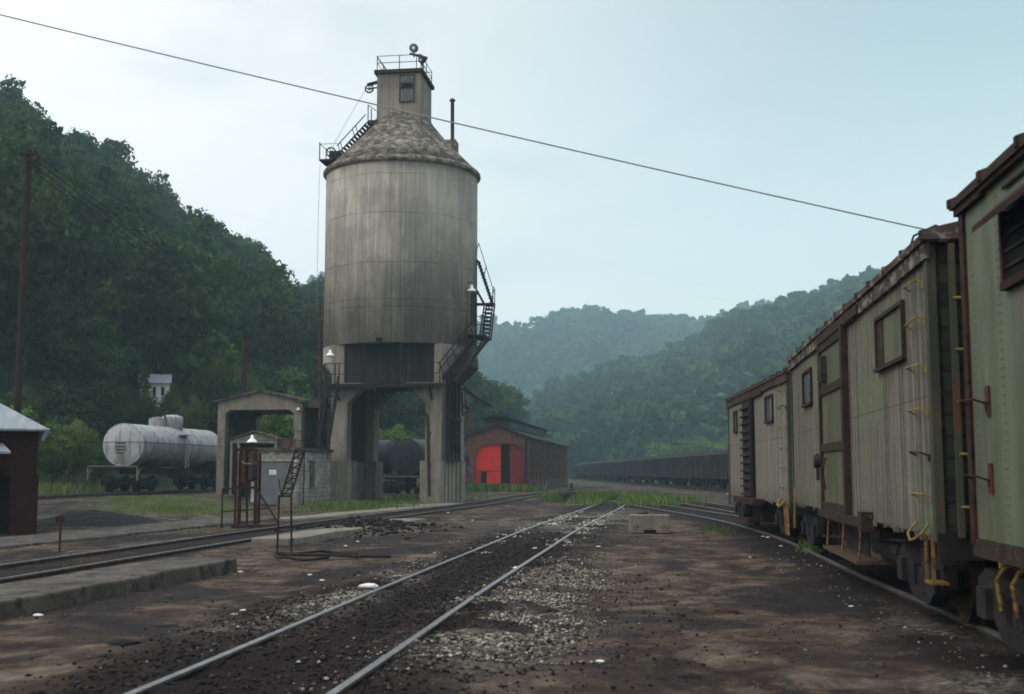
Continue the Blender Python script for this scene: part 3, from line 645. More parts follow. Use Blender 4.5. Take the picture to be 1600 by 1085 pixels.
mb.beam((a.x+.1,a.y,a.z), (b.x,a.y+.2,a.z-.55), .05); mb.beam((a.x+.1,a.y+.6,a.z), (b.x,a.y+.6,a.z-.55), .05); mb.build('winch_platform', M['dark_steel'], tw)
a = TL(575,188,62.7); mb = MB(); mb.box((a.x,a.y,a.z-.25), (hx0+.05,a.y+.7,a.z)); mb.tube((a.x,a.y,a.z-.6), (a.x,a.y,a.z+.85), .03); mb.tube((a.x,a.y+.7,a.z), (a.x,a.y+.7,a.z+.85), .03); mb.tube((a.x,a.y,a.z+.85), (hx0,a.y,a.z+.5), .02); mb.build('stair_landing', M['dark_steel'], tw)
MB().path([TL(500,258,62.8), TL(497,350,62.8), TL(495,480,62.6)], .012, 5).build('guy_wire', M['wire'], tw)
# vent pipe on the cone
a = TL(707,232,63.4); b = TL(707,158,63.4); MB().tube(a, b, .10, 14).lathe([(.10,-.05), (.17,.0), (.17,.05), (.03,.16)], 16, tuple(b)).build('vent_pipe', M['dark_steel'], tw)
a = TL(703,243,63.2); b = TL(714,221,63.2); MB().box((a.x-.25,a.y-.35,a.z-.3), (b.x,b.y+.5,b.z)).build('vent_box', M['cone'], tw)
# outside stair on the right
YS = 63.2
u0 = TL(745,405,YS); u1 = TL(768,474,YS); ladder(u0, u1, (0,.75,0), 13, 'outside_stair', 'dark_steel', .03, tread=.16)
ladder(u0+Vector((-.45,0,-.95)), u1+Vector((-.45,0,0)), (0,.75,0), 2, 'stair_stringer', 'dark_steel', .028)
l0 = TL(757,474,YS); l1 = TL(749,528,YS); v0 = TL(770,474,YS); v1 = TL(764,530,YS)
mb = MB()
for p, q in ((l0,l1), (v0,v1)):
    for dy in (0,.7): mb.beam(p+Vector((0,dy,0)), q+Vector((0,dy,0)), .07)
for i in range(9):
    t = (i+.4)/9
    for dy in (0,.7): mb.beam(l0.lerp(l1,t)+Vector((0,dy,0)), v0.lerp(v1,t)+Vector((0,dy,0)), .045)
    mb.beam(l0.lerp(v0,.5).lerp(l1.lerp(v1,.5),t), l0.lerp(v0,.5).lerp(l1.lerp(v1,.5),t)+Vector((0,.7,0)), .25,.03)
mb.box((l0.x-.55,l0.y,l0.z-.04), (v0.x+.05,l0.y+.75,l0.z+.02)); mb.beam(l0+Vector((-.05,0,-.55)), v0, .05)
for p in (v0,): mb.tube(p, p+Vector((0,0,.9)), .025); mb.tube(p+Vector((0,.7,0)), p+Vector((0,.7,.9)), .025); mb.tube(p+Vector((0,0,.9)), p+Vector((0,.7,.9)), .02)
h0 = TL(748,380,YS); mb.path([h0+Vector((-.25,0,-.9)), h0, u1+Vector((.02,0,.95)), v0+Vector((0,0,.9))], .022); mb.beam(u0.lerp(u1,.45), u0.lerp(u1,.45)+Vector((.15,0,.7)), .04); mb.beam(u1, u1+Vector((.12,0,.75)), .04)
mb.build('stair_landing', M['dark_steel'], tw)
p0 = TL(728,523,61.2); p1 = TL(765,526,62.6); mb = MB(); z = p0.z
mb.box((p0.x,p0.y,z-.1), (p1.x,p1.y+.6,z)); mb.beam((p1.x,p0.y+.2,z), TL(744,549,61.5), .07); mb.beam((p1.x,p1.y+.5,z), TL(744,549,63.0), .07)
for x in (p0.x+.05, p0.x+.5, p0.x+.95, p1.x-.05): mb.tube((x,p0.y,z), (x,p0.y,z+.95), .028)
for q in (.5,.95): mb.tube((p0.x+.5,p0.y,z+q), (p1.x,p0.y,z+q), .022)
mb.build('door_platform', M['black_iron'], tw)
p = TL(735,496,61.4); an = R(-9); n_ = Vector((math.cos(an), math.sin(an), 0)); mb = MB()
q0 = Vector((RB*math.cos(an), RB*math.sin(an), 0)); tn = Vector((-math.sin(an), math.cos(an), 0))
V = []
for hx_, hz_ in ((-.40,9.75),(.40,9.75),(.40,11.55),(-.40,11.55)):
    for k in (0,.06): c = q0+tn*hx_+n_*(k-.04); V.append((c.x,c.y,hz_-.35))
mb.add(V, [(0,2,4,6),(1,7,5,3),(0,1,3,2),(2,3,5,4),(4,5,7,6),(6,7,1,0)]).build('door', M['dark_steel'], tw)
# long enclosed stair / chute running down across the right front
c0 = TL(742,528,61.0); c1 = TL(692,592,59.6); mb = MB()
for dx, dz in ((0,0), (.62,-.15)): mb.beam(c0+Vector((dx,0,dz)), c1+Vector((dx,0,dz)), .12, .16)
mb.beam(c0+Vector((-.2,-.1,.75)), c1+Vector((-.2,-.1,.75)), .05); mb.beam(c0+Vector((-.2,-.1,.4)), c1+Vector((-.2,-.1,.4)), .04)
for i in range(16):
    q = c0.lerp(c1,(i+.5)/16); mb.beam(q, q+Vector((.62,.1,-.15)), .20, .04)
    if i % 3 == 0: mb.beam(q, q+Vector((-.2,-.1,.78)), .04)
mb.build('front_stair', M['black_iron'], tw)
MB().prism([(4.05,7.9), (4.1,7.2), (3.0,6.2), (2.95,6.8)], -2.2, 1.2).build('side_chute', M['dark_steel'], tw)
a = TL(720,607,61.6); b = TL(769,636,61.6); mb = MB(); mb.beam(a, b, .12); mb.beam(TL(722,600,61.6), TL(745,622,61.6), .06); mb.beam(TL(740,620,61.6), TL(744,629,61.6), .07)
mb.beam(TL(722,632,61.6), TL(734,640,61.6), .10); mb.beam(TL(722,650,61.6), TL(734,641,61.6), .06); mb.beam(TL(722,612,61.6), TL(723,650,61.6), .08); mb.beam(TL(727,603,61.6), TL(727,640,61.6), .05); mb.build('sand_spout', M['black_iron'], tw)

# ------------------------------------------------------------------ utility building, shelter, inner shed
ub = empty('block_building', (-10.15,56.0,0), 11, 'low pale concrete block building with grey door at the tower foot', 'building')
W_, D_, H_ = 2.25, 4.85, 2.62
MB().box((-W_,0,-.2), (0,D_,H_)).build('wall', M['block'], ub)
MB().box((-W_-.12,-.16,H_), (.12,D_+.05,H_+.15)).build('roof', M['concrete_grey'], ub, bevel=.015)
dr = MB().box((-1.72,-.05,.1), (-.22,.04,2.05)).build('door', M['door_grey'], ub)
MB().box((-1.32,-.062,1.5), (-.98,-.052,1.72)).build('sign', M['white_enamel'], dr)
mb = MB(); [mb.box((-1.28+.0,-.066,1.53+.055*k), (-1.02,-.0635,1.545+.055*k)) for k in range(3)]; mb.build('sign_lettering', M['black_iron'], dr)
MB().box((-1.80,-.03,.05), (-1.72,.05,2.13)).box((-.22,-.03,.05), (-.14,.05,2.13)).box((-1.72,-.03,2.05), (-.22,.05,2.13)).build('door_frame', M['concrete_grey'], ub)
wn_ = MB().box((-.03,1.7,.85), (.02,2.4,2.15)).build('window', M['glass_dark'], ub)
MB().box((.0,1.6,.78), (.06,2.5,.85)).box((.0,1.6,2.15), (.05,2.5,2.2)).build('sill', M['concrete_pale'], wn_)
mb = MB()
for k in range(8): mb.box((-W_+.15+k*.3, -.12, H_+.15), (-W_+.17+k*.3,-.10,H_+.95)) if k % 2 == 0 else None
for z in (H_+.5, H_+.92): mb.tube((-W_+.1,-.11,z), (.1,-.11,z), .018, 6); mb.tube((.08,-.1,z), (.08,D_,z), .018, 6)
mb.build('roof_railing', M['dark_steel'], ub)
MB().tube((-W_+.25,-.05,0), (-W_+.25,-.05,H_), .02, 6).tube((.05,.9,0), (.05,.9,H_), .025, 6).build('conduit', M['dark_steel'], ub)
cs = empty('concrete_step', tuple(at(450,800,54.5)[:2])+(0,), 8, 'small pale concrete step in front of the block building', 'step'); MB().box((-.45,0,-.1), (.45,.6,.75)).build('step', M['concrete_pale'], cs, bevel=.02)
sh = empty('dumping_shelter', (-15.45,62.2,0), HD, 'open concrete gabled portal behind the silver tank car', 'shelter')
SW, SD = 4.55, 5.2
pl = [(0,0), (0,5.3), (SW/2,5.78), (SW,5.3), (SW,0), (SW-.42,0), (SW-.42,4.65), (SW-.7,4.85), (.7,4.85), (.42,4.65), (.42,0)]
MB().prism(pl[::-1], 0, .5).build('portal_frame', M['concrete_pale'], sh, bevel=.02)
MB().prism(pl[::-1], SD-.5, SD).build('portal_frame', M['concrete_pale'], sh)
MB().box((.05,.5,0), (.35,SD-.5,5.0)).build('wall', M['concrete_grey'], sh)
MB().box((SW-.3,.5,2.6), (SW-.05,SD-.5,5.0)).build('wall', M['concrete_grey'], sh)
MB().prism([(-.22,5.22), (SW/2,5.80), (SW+.22,5.22), (SW+.22,5.34), (SW/2,5.94), (-.22,5.34)], -.15, SD+.15).build('roof', M['concrete_grey'], sh)
MB().box((SW,.3,4.95), (SW+1.0,1.6,5.35)).build('gantry', M['concrete_grey'], sh)
bell_lamp(sh, (SW-.15,-.12,4.9), .5)
ws = empty('small_shed', (-14.45,60.9,0.0), HD, 'small open white framed shed under the concrete portal', 'shed')
mb = MB(); mb.prism([(0,3.25), (1.25,3.62), (2.5,3.25), (2.5,3.1), (0,3.1)], 0, .1)
for x in (0,.38,2.36): mb.box((x,0,0), (x+.12,.1,3.1))
mb.build('frame', M['concrete_pale'], ws)
MB().prism([(-.1,3.26), (1.25,3.66), (2.6,3.26), (2.6,3.33), (1.25,3.73), (-.1,3.33)], -.1, 1.2).build('roof', M['roof_edge'], ws)
MB().box((.5,.25,0), (2.3,1.1,3.05)).build('interior', M['void'], ws)
MB().box((2.5,.15,2.4), (3.4,.25,3.3)).build('side_board', M['brown_wall'], ws)

# ------------------------------------------------------------------ rusty stand with lamp, leaning frame
p = gp(367,824); st = empty('rusty_hoist_stand', (p.x,p.y,0), 0, 'rusty steel stand carrying a motor housing and a white bell lamp', 'machine stand')
mb = MB(); mb.beam((0,0,-.1), (0,0,2.35), .06); mb.beam((.09,0,-.1), (.09,0,2.2), .05); mb.beam((.60,0,-.1), (.60,0,2.3), .09); mb.beam((.02,.5,-.1), (.02,.5,2.2), .07); mb.beam((.6,.5,-.1), (.6,.5,2.2), .07)
mb.beam((0,0,1.18), (.6,0,1.18), .06); mb.beam((0,0,2.3), (.6,0,2.3), .08)
mb.build('frame', M['rust_dark'], st)
MB().path([(.36,0,-.05), (.33,0,1.0), (.30,0,1.5)], .035).build('hose', M['black_iron'], st)
MB().box((.10,.02,1.30), (.30,.35,2.15)).tube((.24,.0,1.25), (.24,.0,2.3), .05, 10).build('motor_housing', M['rust'], st, bevel=.02)
MB().lathe([(.14,1.35), (.16,1.4), (.16,2.1), (.12,2.2), (.0,2.24)], 18, (.47,.12,0)).tube((.58,.0,1.86), (.66,-.02,1.86), .09, 12).build('tank', M['dark_steel'], st, smooth=True)
MB().path([(.18,-.04,1.95), (.28,-.1,1.88), (.5,-.1,1.88)], .022).build('pipe', M['concrete_pale'], st)
bell_lamp(st, (.46,-.02,2.62), .78, (.0,.15,-.1))
MB().box((-.1,-.15,-.1), (1.1,.65,.07)).build('base_slab', M['rust_dark'], st)
mb = MB(); a = gp(341,825)-p
mb.tube((a.x,0,-.1), (a.x,0,1.14), .028); mb.tube((a.x,0,1.14), (.6,0,1.16), .024); mb.tube((a.x,0,.46), (.95,0,.55), .02); mb.tube((.6,0,1.16), (1.28,-.1,.18), .028); mb.build('guard_rail', M['rust_dark'], st)
p = gp(433,862); lf = empty('leaning_ladder_frame', (p.x,p.y,0), 0, 'thin dark steel ladder frame leaning over two posts by the broken kerb', 'ladder frame')
mb = MB(); mb.tube((0,0,-.1), (.02,0,1.16), .022); mb.tube((.30,0,-.1), (.27,0,1.14), .022); mb.tube((.02,0,1.14), (.27,0,1.14), .02); mb.build('post', M['rust_dark'], lf)
mb = MB(); mb.beam((.06,0,1.14), (.33,.12,2.12), .035); mb.beam((.26,0,1.14), (.50,.12,2.06), .035); mb.beam((.0,0,1.5), (.06,0,1.14), .02)
for k in range(9): a = Vector((.06,0,1.14)).lerp(Vector((.33,.12,2.12)),(k+.5)/9); b = Vector((.26,0,1.14)).lerp(Vector((.5,.12,2.06)),(k+.5)/9); mb.tube(a, b, .012, 5)
for k in range(4): a = Vector((.06,0,1.14)).lerp(Vector((.33,.12,2.12)),k/4); b = Vector((.26,0,1.14)).lerp(Vector((.5,.12,2.06)),(k+1)/4); mb.tube(a, b, .014, 5)
mb.tube((.20,.0,2.1), (.30,.05,2.45), .012); mb.build('ladder', M['rust_dark'], lf)
# hoses on the ground
mb = MB(); c = gp(490,872)
pts = [c+Vector((math.cos(t)*.75*(1+.15*math.sin(3*t)), math.sin(t)*.9, .05+.02*math.sin(5*t))) for t in np.linspace(0, 5.3, 26)]
mb.path(pts, .03); mb.path([c+Vector((-.8,.3,.05)), c+Vector((.2,.1,.05)), c+Vector((1.0,-.3,.05)), c+Vector((1.5,-.2,.04))], .03); tag(mb.build('hose', M['black_iron'], None), 'coiled black hose lying on dirt before the broken kerb', 'hose')

# ------------------------------------------------------------------ brick shed at the left edge
bs = empty('brick_shed', (-12.95,32.6,0), -21.5, 'dark red brick shed with tin roof at the left edge', 'shed')
BW, BD = 6.0, 5.0
mb = MB(); mb.box((-.72,0,-.1), (0,.25,1.55)); mb.box((-BW,0,1.55), (-.06,.25,2.8)); mb.box((-.31,.25,-.1), (-.06,BD,2.8)); mb.box((-BW,BD-.25,-.1), (-.31,BD,2.8)); mb.box((-BW,.25,-.1), (-BW+.25,BD-.25,2.8)); mb.box((-BW,0,-.1), (-3.4,.25,1.55)); mb.build('wall', M['brick_dark'], bs)
MB().box((-3.4,.5,-.1), (-.72,.6,1.55)).build('interior', M['void'], bs)
mb = MB(); z0 = 2.8; z1 = 3.75; ov = .22
V = [(-BW-ov,-ov,z0),(ov,-ov,z0),(ov,BD+ov,z0),(-BW-ov,BD+ov,z0),(-BW+2.0,BD/2,z1),(-1.35,BD/2,z1)]
mb.add(V, [(0,1,5,4),(1,2,5),(2,3,4,5),(3,0,4),(3,2,1,0)]).build('roof', M['tin_roof'], bs)
mb = MB(); mb.tube((.22,-ov-.02,z0-.02), (-BW,-ov-.02,z0-.02), .05, 8); mb.tube((.18,-.18,z0-.05), (.05,-.15,z0-.32), .10, 10, .03); mb.build('gutter', M['tin_roof'], bs)
mb = MB(); mb.add([(-2.2,-.02,2.42),(-.95,-.02,2.42),(-.72,-.7,2.18),(-2.2,-.7,2.18),(-2.2,-.02,2.36),(-.95,-.02,2.36),(-.72,-.7,2.12),(-2.2,-.7,2.12)], [(0,1,2,3),(7,6,5,4),(3,2,6,7),(1,5,6,2),(0,3,7,4),(0,4,5,1)]).build('canopy', M['tin_roof'], bs)
sg = MB().box((-1.55,-.03,1.75), (-1.0,.0,2.02)).build('sign', M['door_grey'], bs)
mb = MB(); [mb.box((-1.5,-.036,1.79+.06*k), (-1.05-.1*(k % 2),-.031,1.815+.06*k)) for k in range(4)]; mb.build('sign_lettering', M['concrete_pale'], sg)

# ------------------------------------------------------------------ poles
def pole(px, ytop, pyb, Y, r, label, arms=None, mat='wood_pole', z0=None):
    a = at(px, ytop, Y); zb = -.3 if z0 is None else z0
    o = empty('utility_pole', (a.x, Y, zb), 0, label, 'utility pole'); h = a.z-zb
    MB().tube((0,0,0), (0,0,h), r*1.15, 12, r).build('pole', M[mat], o)
    if arms:
        mb = MB(); mb.beam((-.2,-.2,h-.15), (.42,-.2,h-.15), .1); mb.tube((.3,-.2,h-.1), (.3,-.2,h+.05), .05); mb.tube((.42,-.2,h-.35), (.42,-.2,h-.2), .05); mb.beam((0,-.2,h-.4), (.4,-.2,h-.4), .08); mb.build('crossarm', M['black_iron'], o)
    return o, a
_, PT = pole(45, 236, 640, 40, .11, 'tall dark leaning utility pole rising behind the brick shed', True)
pole(383, 528, 620, 78, .19, 'short rust brown pole rising behind the concrete portal', z0=0, mat='rust_dark')
pole(735, 640, 690, 104, .20, 'rust brown pole standing left of the brick engine shed', mat='rust')
# wires from the pole across the hillside
for k in range(4):
    a = PT+Vector((.25,0,-.1-.22*k)); b = at(498, 480+k*9, 150)
    mb = MB(); pts = [a.lerp(b,t)-Vector((0,0,2.2*4*t*(1-t))) for t in np.linspace(0,1,24)]
    mb.path(pts, .022, 5); tag(mb.build('overhead_wire', M['black_iron'], None), ['topmost','second','third','lowest'][k]+' of the four dark wires running from the tall left pole across the hillside', 'wire', 'wires from the tall left pole')
a = at(-90, 1.1, 38); b = at(1488, 368.3, 31); mb = MB(); mb.path([a.lerp(b,t)-Vector((0,0,.10*4*t*(1-t))) for t in np.linspace(0,1,20)], .022, 6)
tag(mb.build('overhead_cable', M['wire'], None), 'long grey cable crossing the sky from top left down to the boxcar roof', 'cable')
for k, (x0, y0, x1, y1) in enumerate([(300,318,1150,470), (640,330,1300,474)]):
    a = at(x0,y0,260); b = at(x1,y1,420); mb = MB(); mb.path([a.lerp(b,t)-Vector((0,0,3*4*t*(1-t))) for t in np.linspace(0,1,16)], .008, 4)
    tag(mb.build('distant_wire', M['wire'], None), ['upper','lower'][k]+' faint distant wire high against the sky behind the tower', 'wire', 'faint distant wires')

# ------------------------------------------------------------------ railway cars
def truck(parent, y, z=0.09, cx=0.0, yellow=False, wr=.42):
    fr = MB()
    for s in (-1, 1):
        x = cx+s*.98
        fr.prism([(y-1.15,z+.62), (y-.9,z+.72), (y-.35,z+.52), (y-.3,z+.28), (y+.3,z+.28), (y+.35,z+.52), (y+.9,z+.72), (y+1.15,z+.62), (y+1.12,z+.36), (y+.75,z+.34), (y+.42,z+.14), (y-.42,z+.14), (y-.75,z+.34), (y-1.12,z+.36)][::-1], x-.07, x+.07, 'yz')
        for dy in (-.85,.85): fr.box((x-.13,y+dy-.15,z+.30), (x+.13,y+dy+.15,z+.56))
        for dy in (-.16,.0,.16): fr.lathe([(.065,z+.24), (.065,z+.50)], 8, (x,y+dy,0))
    fr.box((cx-1.0,y-.18,z+.48), (cx+1.0,y+.18,z+.70))
    t = fr.build('truck', M['black_iron'], parent)
    for dy in (-.85,.85):
        for s in (-1, 1):
            MB().lathe([(.0,-.05), (.10,-.05), (.12,.0), (wr-.1,.01), (wr-.06,-.03), (wr,-.05), (wr,.07), (wr+.03,.09), (wr+.03,.11), (wr-.08,.11), (.0,.11)], 28, (cx+s*.75,y+dy,z+wr), 'x').build('wheel', M['rust_dark'], t)
        MB().tube((cx-.72,y+dy,z+wr), (cx+.72,y+dy,z+wr), .07).build('axle', M['black_iron'], t)
    return t
CW = 2.78
def coupler(parent, y, s, cx):
    MB().box((cx-.13,min(y,y+s*.45),.68), (cx+.13,max(y,y+s*.45),.92)).box((cx-.18,min(y+s*.4,y+s*.62),.66), (cx+.16,max(y+s*.4,y+s*.62),.96)).build('coupler', M['black_iron'], parent)
class Car:
    def __init__(s, p0, p1, zb, zt, label, name='wooden_boxcar', group='old boxcars on the right'):
        s.p0 = Vector(p0); s.p1 = Vector(p1); s.L = (s.p1-s.p0).length; s.h = math.degrees(math.atan2(s.p1.x-s.p0.x, s.p1.y-s.p0.y))
        s.zb, s.zt = zb, zt; s.o = empty(name, (p0[0],p0[1],0), s.h, label, 'boxcar', group)
    def hit(s, px, py):                       # pixel -> (y along the side, z)
        u = (px-800)/F; v = (542.5-py)/F; r = Vector((u, math.cos(TH)-v*math.sin(TH), math.sin(TH)+v*math.cos(TH)))
        d_ = (s.p1-s.p0).normalized(); n_ = Vector((d_.y, -d_.x)); t = (n_.x*s.p0.x+n_.y*s.p0.y)/(n_.x*r.x+n_.y*r.y)
        P = r*t; return ((Vector((P.x,P.y))-s.p0).dot(d_), CZ+P.z)
    def body(s, mat, end, trim='green_trim', roofm='roof_edge', rise=.27, fascia=.16, splint=True):
        L, zb, zt = s.L, s.zb, s.zt
        mb = MB().box((0,0,zb), (CW,L,zt))
        for k in range(70 if splint else 0):                     # splintered plank ends along the foot
            y = random.uniform(.2, L-.3); mb.box((-.010,y,zb-random.uniform(.01,.07)), (.012,y+.08,zb+.02))
        mb.build('body', mat, s.o)
        MB().box((.10,-.014,zb+.05), (CW-.10,-.002,zt-.02)).build('end_boards', M[end], s.o); MB().box((.10,L+.002,zb+.05), (CW-.10,L+.014,zt-.02)).build('end_boards', M[end], s.o)
        ov = .09
        mb = MB(); n = max(4, int(L/1.0))
        pr = [(-ov,zt+.02), (-ov,zt+.10), (CW*.25,zt+.10+rise*.62), (CW/2,zt+.10+rise), (CW*.75,zt+.10+rise*.62), (CW+ov,zt+.10), (CW+ov,zt+.02), (CW/2,zt+.03)]
        mb.prism(pr[::-1], -.12, L+.12)
        for i in range(n+1):                  # seam caps break up the edge of the roof
            y = -.08+(L+.16)*i/n+random.uniform(-.05,.05); hh = random.uniform(-.012,.006)
            q = [(-ov-.02,zt+.04), (-ov-.02,zt+.13+hh), (CW*.25,zt+.14+rise*.62+hh), (CW/2,zt+.14+rise+hh), (CW*.75,zt+.14+rise*.62+hh), (CW+ov+.02,zt+.13+hh), (CW+ov+.02,zt+.04)]
            mb.prism(q[::-1], y-.02-random.random()*.02, y+.03)
        mb.build('roof', M[roofm], s.o)
        mb = MB()
        k = 0; y = -.10
        while y < L+.1:
            y1 = min(L+.1, y+random.uniform(1.2,2.2)); mb.box((-.055-random.uniform(0,.012),y,zt-fascia+random.uniform(-.01,.02)), (-.003,y1-.012,zt+.019)); y = y1
        mb.build('fascia', M[roofm], s.o)
        mb = MB(); mb.box((.35,.3,zt+.30), (CW*.5+.35,.3+.01,zt+.31))
        rb = MB(); rb.box((CW/2-.28,-.2,zt+.14+rise), (CW/2-.02,L+.2,zt+.18+rise)); rb.box((CW/2+.02,-.2,zt+.14+rise), (CW/2+.28,L+.2,zt+.18+rise)); rb.build('running_board', M['brown_trim'], s.o)
        MB().box((.35,.25,zb-.26), (.50,L-.25,zb-.002)).box((CW-.5,.25,zb-.26), (CW-.35,L-.25,zb-.002)).box((CW/2-.2,.1,zb-.34), (CW/2+.2,L-.1,zb-.002)).build('underframe', M['black_iron'], s.o)
        for y0 in (-.045, L-.10):
            for xa, xb in ((-.03,.06), (CW-.06,CW+.03)): MB().box((xa,y0,zb-.05), (xb,y0+.14,zt)).build('corner_post', M[trim], s.o)
        MB().box((-.02,-.08,zb-.22), (CW+.02,-.016,zb+.04)).build('end_sill', M['black_iron'], s.o)
    def grabs(s, ys, zs, mat='yellow', out=.09, droop=.0):
        for z in zs:
            y0, y1 = ys; mb = MB(); dz = random.uniform(-.02,.03)
            mb.path([(-.01,y0,z-.04+dz), (-out,y0+.02,z+dz), (-out,y1-.02,z+droop), (-.01,y1,z-.04+droop)], .010, 6)
            mb.box((-.03,y0-.02,z-.09+dz), (-.002,y0+.03,z-.02+dz)); mb.build('grab_iron', M[mat if random.random() < .75 else 'rust_dark'], s.o)
    def end_ladder(s, x0, x1, zs, y=-.12, mat='yellow'):
        mb = MB(); mb.beam((x0,y+.02,s.zb), (x0,y+.02,s.zt), .06, .06); mb.beam((x1,y+.02,s.zb), (x1,y+.02,s.zt), .06, .06); l = mb.build('end_ladder', M['green_trim'], s.o)
        for z in zs: MB().tube((x0,y-.02,z), (x1,y-.02,z), .016, 6).build('rung', M[mat], l)
    def window(s, y0, y1, z0, z1, fm='brown_trim', pm='glass_dark', fw=.07, board=None):
        f = MB(); f.box((-.05,y0-fw,z0-fw), (-.002,y0,z1+fw)); f.box((-.05,y1,z0-fw), (-.002,y1+fw,z1+fw)); f.box((-.05,y0,z1), (-.002,y1,z1+fw)); f.box((-.07,y0-fw-.03,z0-fw), (-.0515,y1+fw+.03,z0)); f.box((-.05,y0,z0-fw), (-.002,y1,z0))
        w_ = f.build('window', M[fm], s.o)
        MB().box((-.012,y0,z0), (-.003,y1,z1)).build('pane', M[pm], w_)
        if board: MB().box((-.022,board[0],z0), (-.013,board[1],z1)).build('board', M[board[2]], w_)
        return w_
# middle car
mc = Car((4.24,11.9), (5.95,25.1), 1.0, 3.94, 'weathered grey plank boxcar with red-brown door frame, middle of the line')
mc.body(M['siding_mid'], 'end_wood')
o = mc.o
h = mc.hit
y0, z0 = h(1257,637); y1, z1 = h(1270,575); a, b = min(y0,y1), max(y0,y1)
mc.window(a+.12, b-.12, 2.92, 3.50, fw=.05, board=(a+.12, a+.40, 'siding_far'))
yl = h(1372,535)[0]; yr = h(1416,510)[0]; mc.window(yr+.06, yl-.06, 2.93, 3.52, pm='green_panel', fw=.045, board=(yl-.45, yl-.07, 'brown_trim'))
d0 = h(1328,650)[0]; d1 = h(1288,650)[0]
dm = MB().box((-.03,d0+.3,1.12), (-.003,d1,3.72)).build('door', M['green_panel'], o)
mb = MB()
mb.box((-.10,d0,.92), (-.003,d0+.20,3.82)); mb.box((-.075,d0+.2,.98), (-.004,d0+.33,3.78)); mb.box((-.08,d1,1.0), (-.003,d1+.14,3.78))
for z in (1.02, 1.98, 2.92, 3.66): mb.box((-.065,d0+.33,z), (-.031,d1,z+.13))
mb.build('door_frame', M['brown_trim'], o)
MB().box((-.085,d0-1.35,3.79), (-.056,d1+.15,3.92)).build('door_track', M['brown_trim'], o)
MB().box((-.12,d0-1.7,.90), (-.003,d1+.2,1.02)).box((-.16,d0-1.75,.86), (-.005,d0-1.45,1.12)).build('door_sill', M['brown_trim'], o)
MB().path([(-.06,d1-.35,1.35), (-.10,d1-.35,1.60), (-.10,d1-.45,1.72), (-.06,d1-.45,1.88)], .02).build('door_handle', M['rust'], dm)
mb = MB(); mb.box((-.13,d1-.70,3.12), (-.031,d1-.45,3.55)); mb.box((-.05,d1-.4,3.10), (-.031,d1-.05,3.5)); mb.build('latch_box', M['dark_steel'], dm)
mb = MB(); mb.lathe([(.0,-.16), (.11,-.15), (.11,-.02), (.0,-.0)], 14, (-.03,d1+.12,1.82), 'x'); mb.tube((-.12,d1+.12,1.95), (-.12,d1+.12,1.5), .03); mb.build('brake_gear', M['dark_steel'], o)
ga, gb = .18, h(1416,600)[0]
mc.grabs((.20,.86), [1.42,1.86,2.30,2.76,3.22,3.64])
MB().path([(-.02,.92,1.12), (-.12,.90,1.0), (-.14,.7,.93), (-.14,.45,.96), (-.10,.30,1.02), (-.03,.28,1.12)], .014, 8).build('grab_iron', M['yellow'], o)
MB().box((-.06,.05,.55), (-.03,.08,1.0)).box((-.06,.37,.55), (-.03,.40,1.0)).box((-.07,.05,.525), (.10,.40,.55)).build('stirrup_step', M['yellow_dim'], o)
mc.end_ladder(.20, .62, [1.30,1.82,2.34,2.86,3.38], y=-.12)
mc.window(-9,-8.9,0,0.01) if False else None
truck(o, 1.45, cx=1.15); truck(o, mc.L-1.7, cx=1.15); coupler(o, 0, -1, CW/2); coupler(o, mc.L, 1, CW/2)
sa_ = h(1355,840)[0]; sb_ = h(1291,830)[0]
mb = MB(); mb.box((-.10,sa_+.3,.38), (.75,sb_-.3,.43)); mb.box((.22,sa_+.3,.44), (.8,sb_-.3,.86)); stp = mb.build('toolbox', M['brown_wall'], o)
for y in (sa_+.34, (sa_+sb_)/2-.15, sb_-.55): MB().tube((-.06,y,.42), (-.02,y,.98), .016).build('strap', M['yellow_dim'], stp)
mb = MB(); mb.box((.2,5.4,.36), (1.2,7.6,.80)); mb.tube((.4,3.4,.6), (.4,5.2,.6), .2, 14); mb.beam((.2,2.6,.82), (.2,mc.L-2.8,.46), .04); mb.build('brake_reservoir', M['black_iron'], o)
for yy in (mc.L-.25,): MB().beam((-.05,yy,.48), (-.03,yy,1.32), .032).build('stirrup_rod', M['yellow'], o)
mb = MB(); mb.tube((CW*.42,-.15,mc.zt+.45), (CW*.42,-.15,mc.zt+.72), .03); mb.tube((CW*.42,-.15,mc.zt+.70), (CW*.75,-.15,mc.zt+.70), .02); mb.tube((CW*.38,-.2,mc.zt+.72), (CW*.46,-.1,mc.zt+.72), .06, 8)
mb.build('brake_wheel_mount', M['dark_steel'], o)
MB().path([(.0,1.0,mc.zt+.10), (.05,.9,mc.zt+.28), (.22,.6,mc.zt+.33), (.3,.5,mc.zt+.25)], .012).build('roof_grab', M['black_iron'], o)
# far car
fc = Car((6.12,26.2), (6.84,37.4), .93, 3.80, 'bleached plank boxcar with a brown ladder board, farthest of the line')
fc.body(M['siding_far'], 'end_wood', roofm='roof_purple'); o = fc.o; h = fc.hit
a = h(1153,650)[0]; b = h(1148,650)[0]; fc.window(a+.1, b-.05, 2.85, 3.42, fw=.04)
a = h(1209,630)[0]; b = h(1197,630)[0]; fc.window(a+.08, b-.08, 2.88, 3.45, fw=.05, board=(a+.1, a+.40, 'siding_far'))
a = h(1179,700)[0]; b = h(1163,700)[0]
lb = MB().box((-.05,a,.85), (-.003,b,3.62)).build('ladder_board', M['brown_trim'], o)
for k in range(12): MB().box((-.14,a+.1,1.0+k*.215), (-.052,b-.1,1.05+k*.215)).build('rung', M['rust_dark'], lb)
MB().box((-.13,a-.1,.85), (-.052,a+.05,3.62)).build('ladder_rail', M['black_iron'], lb)
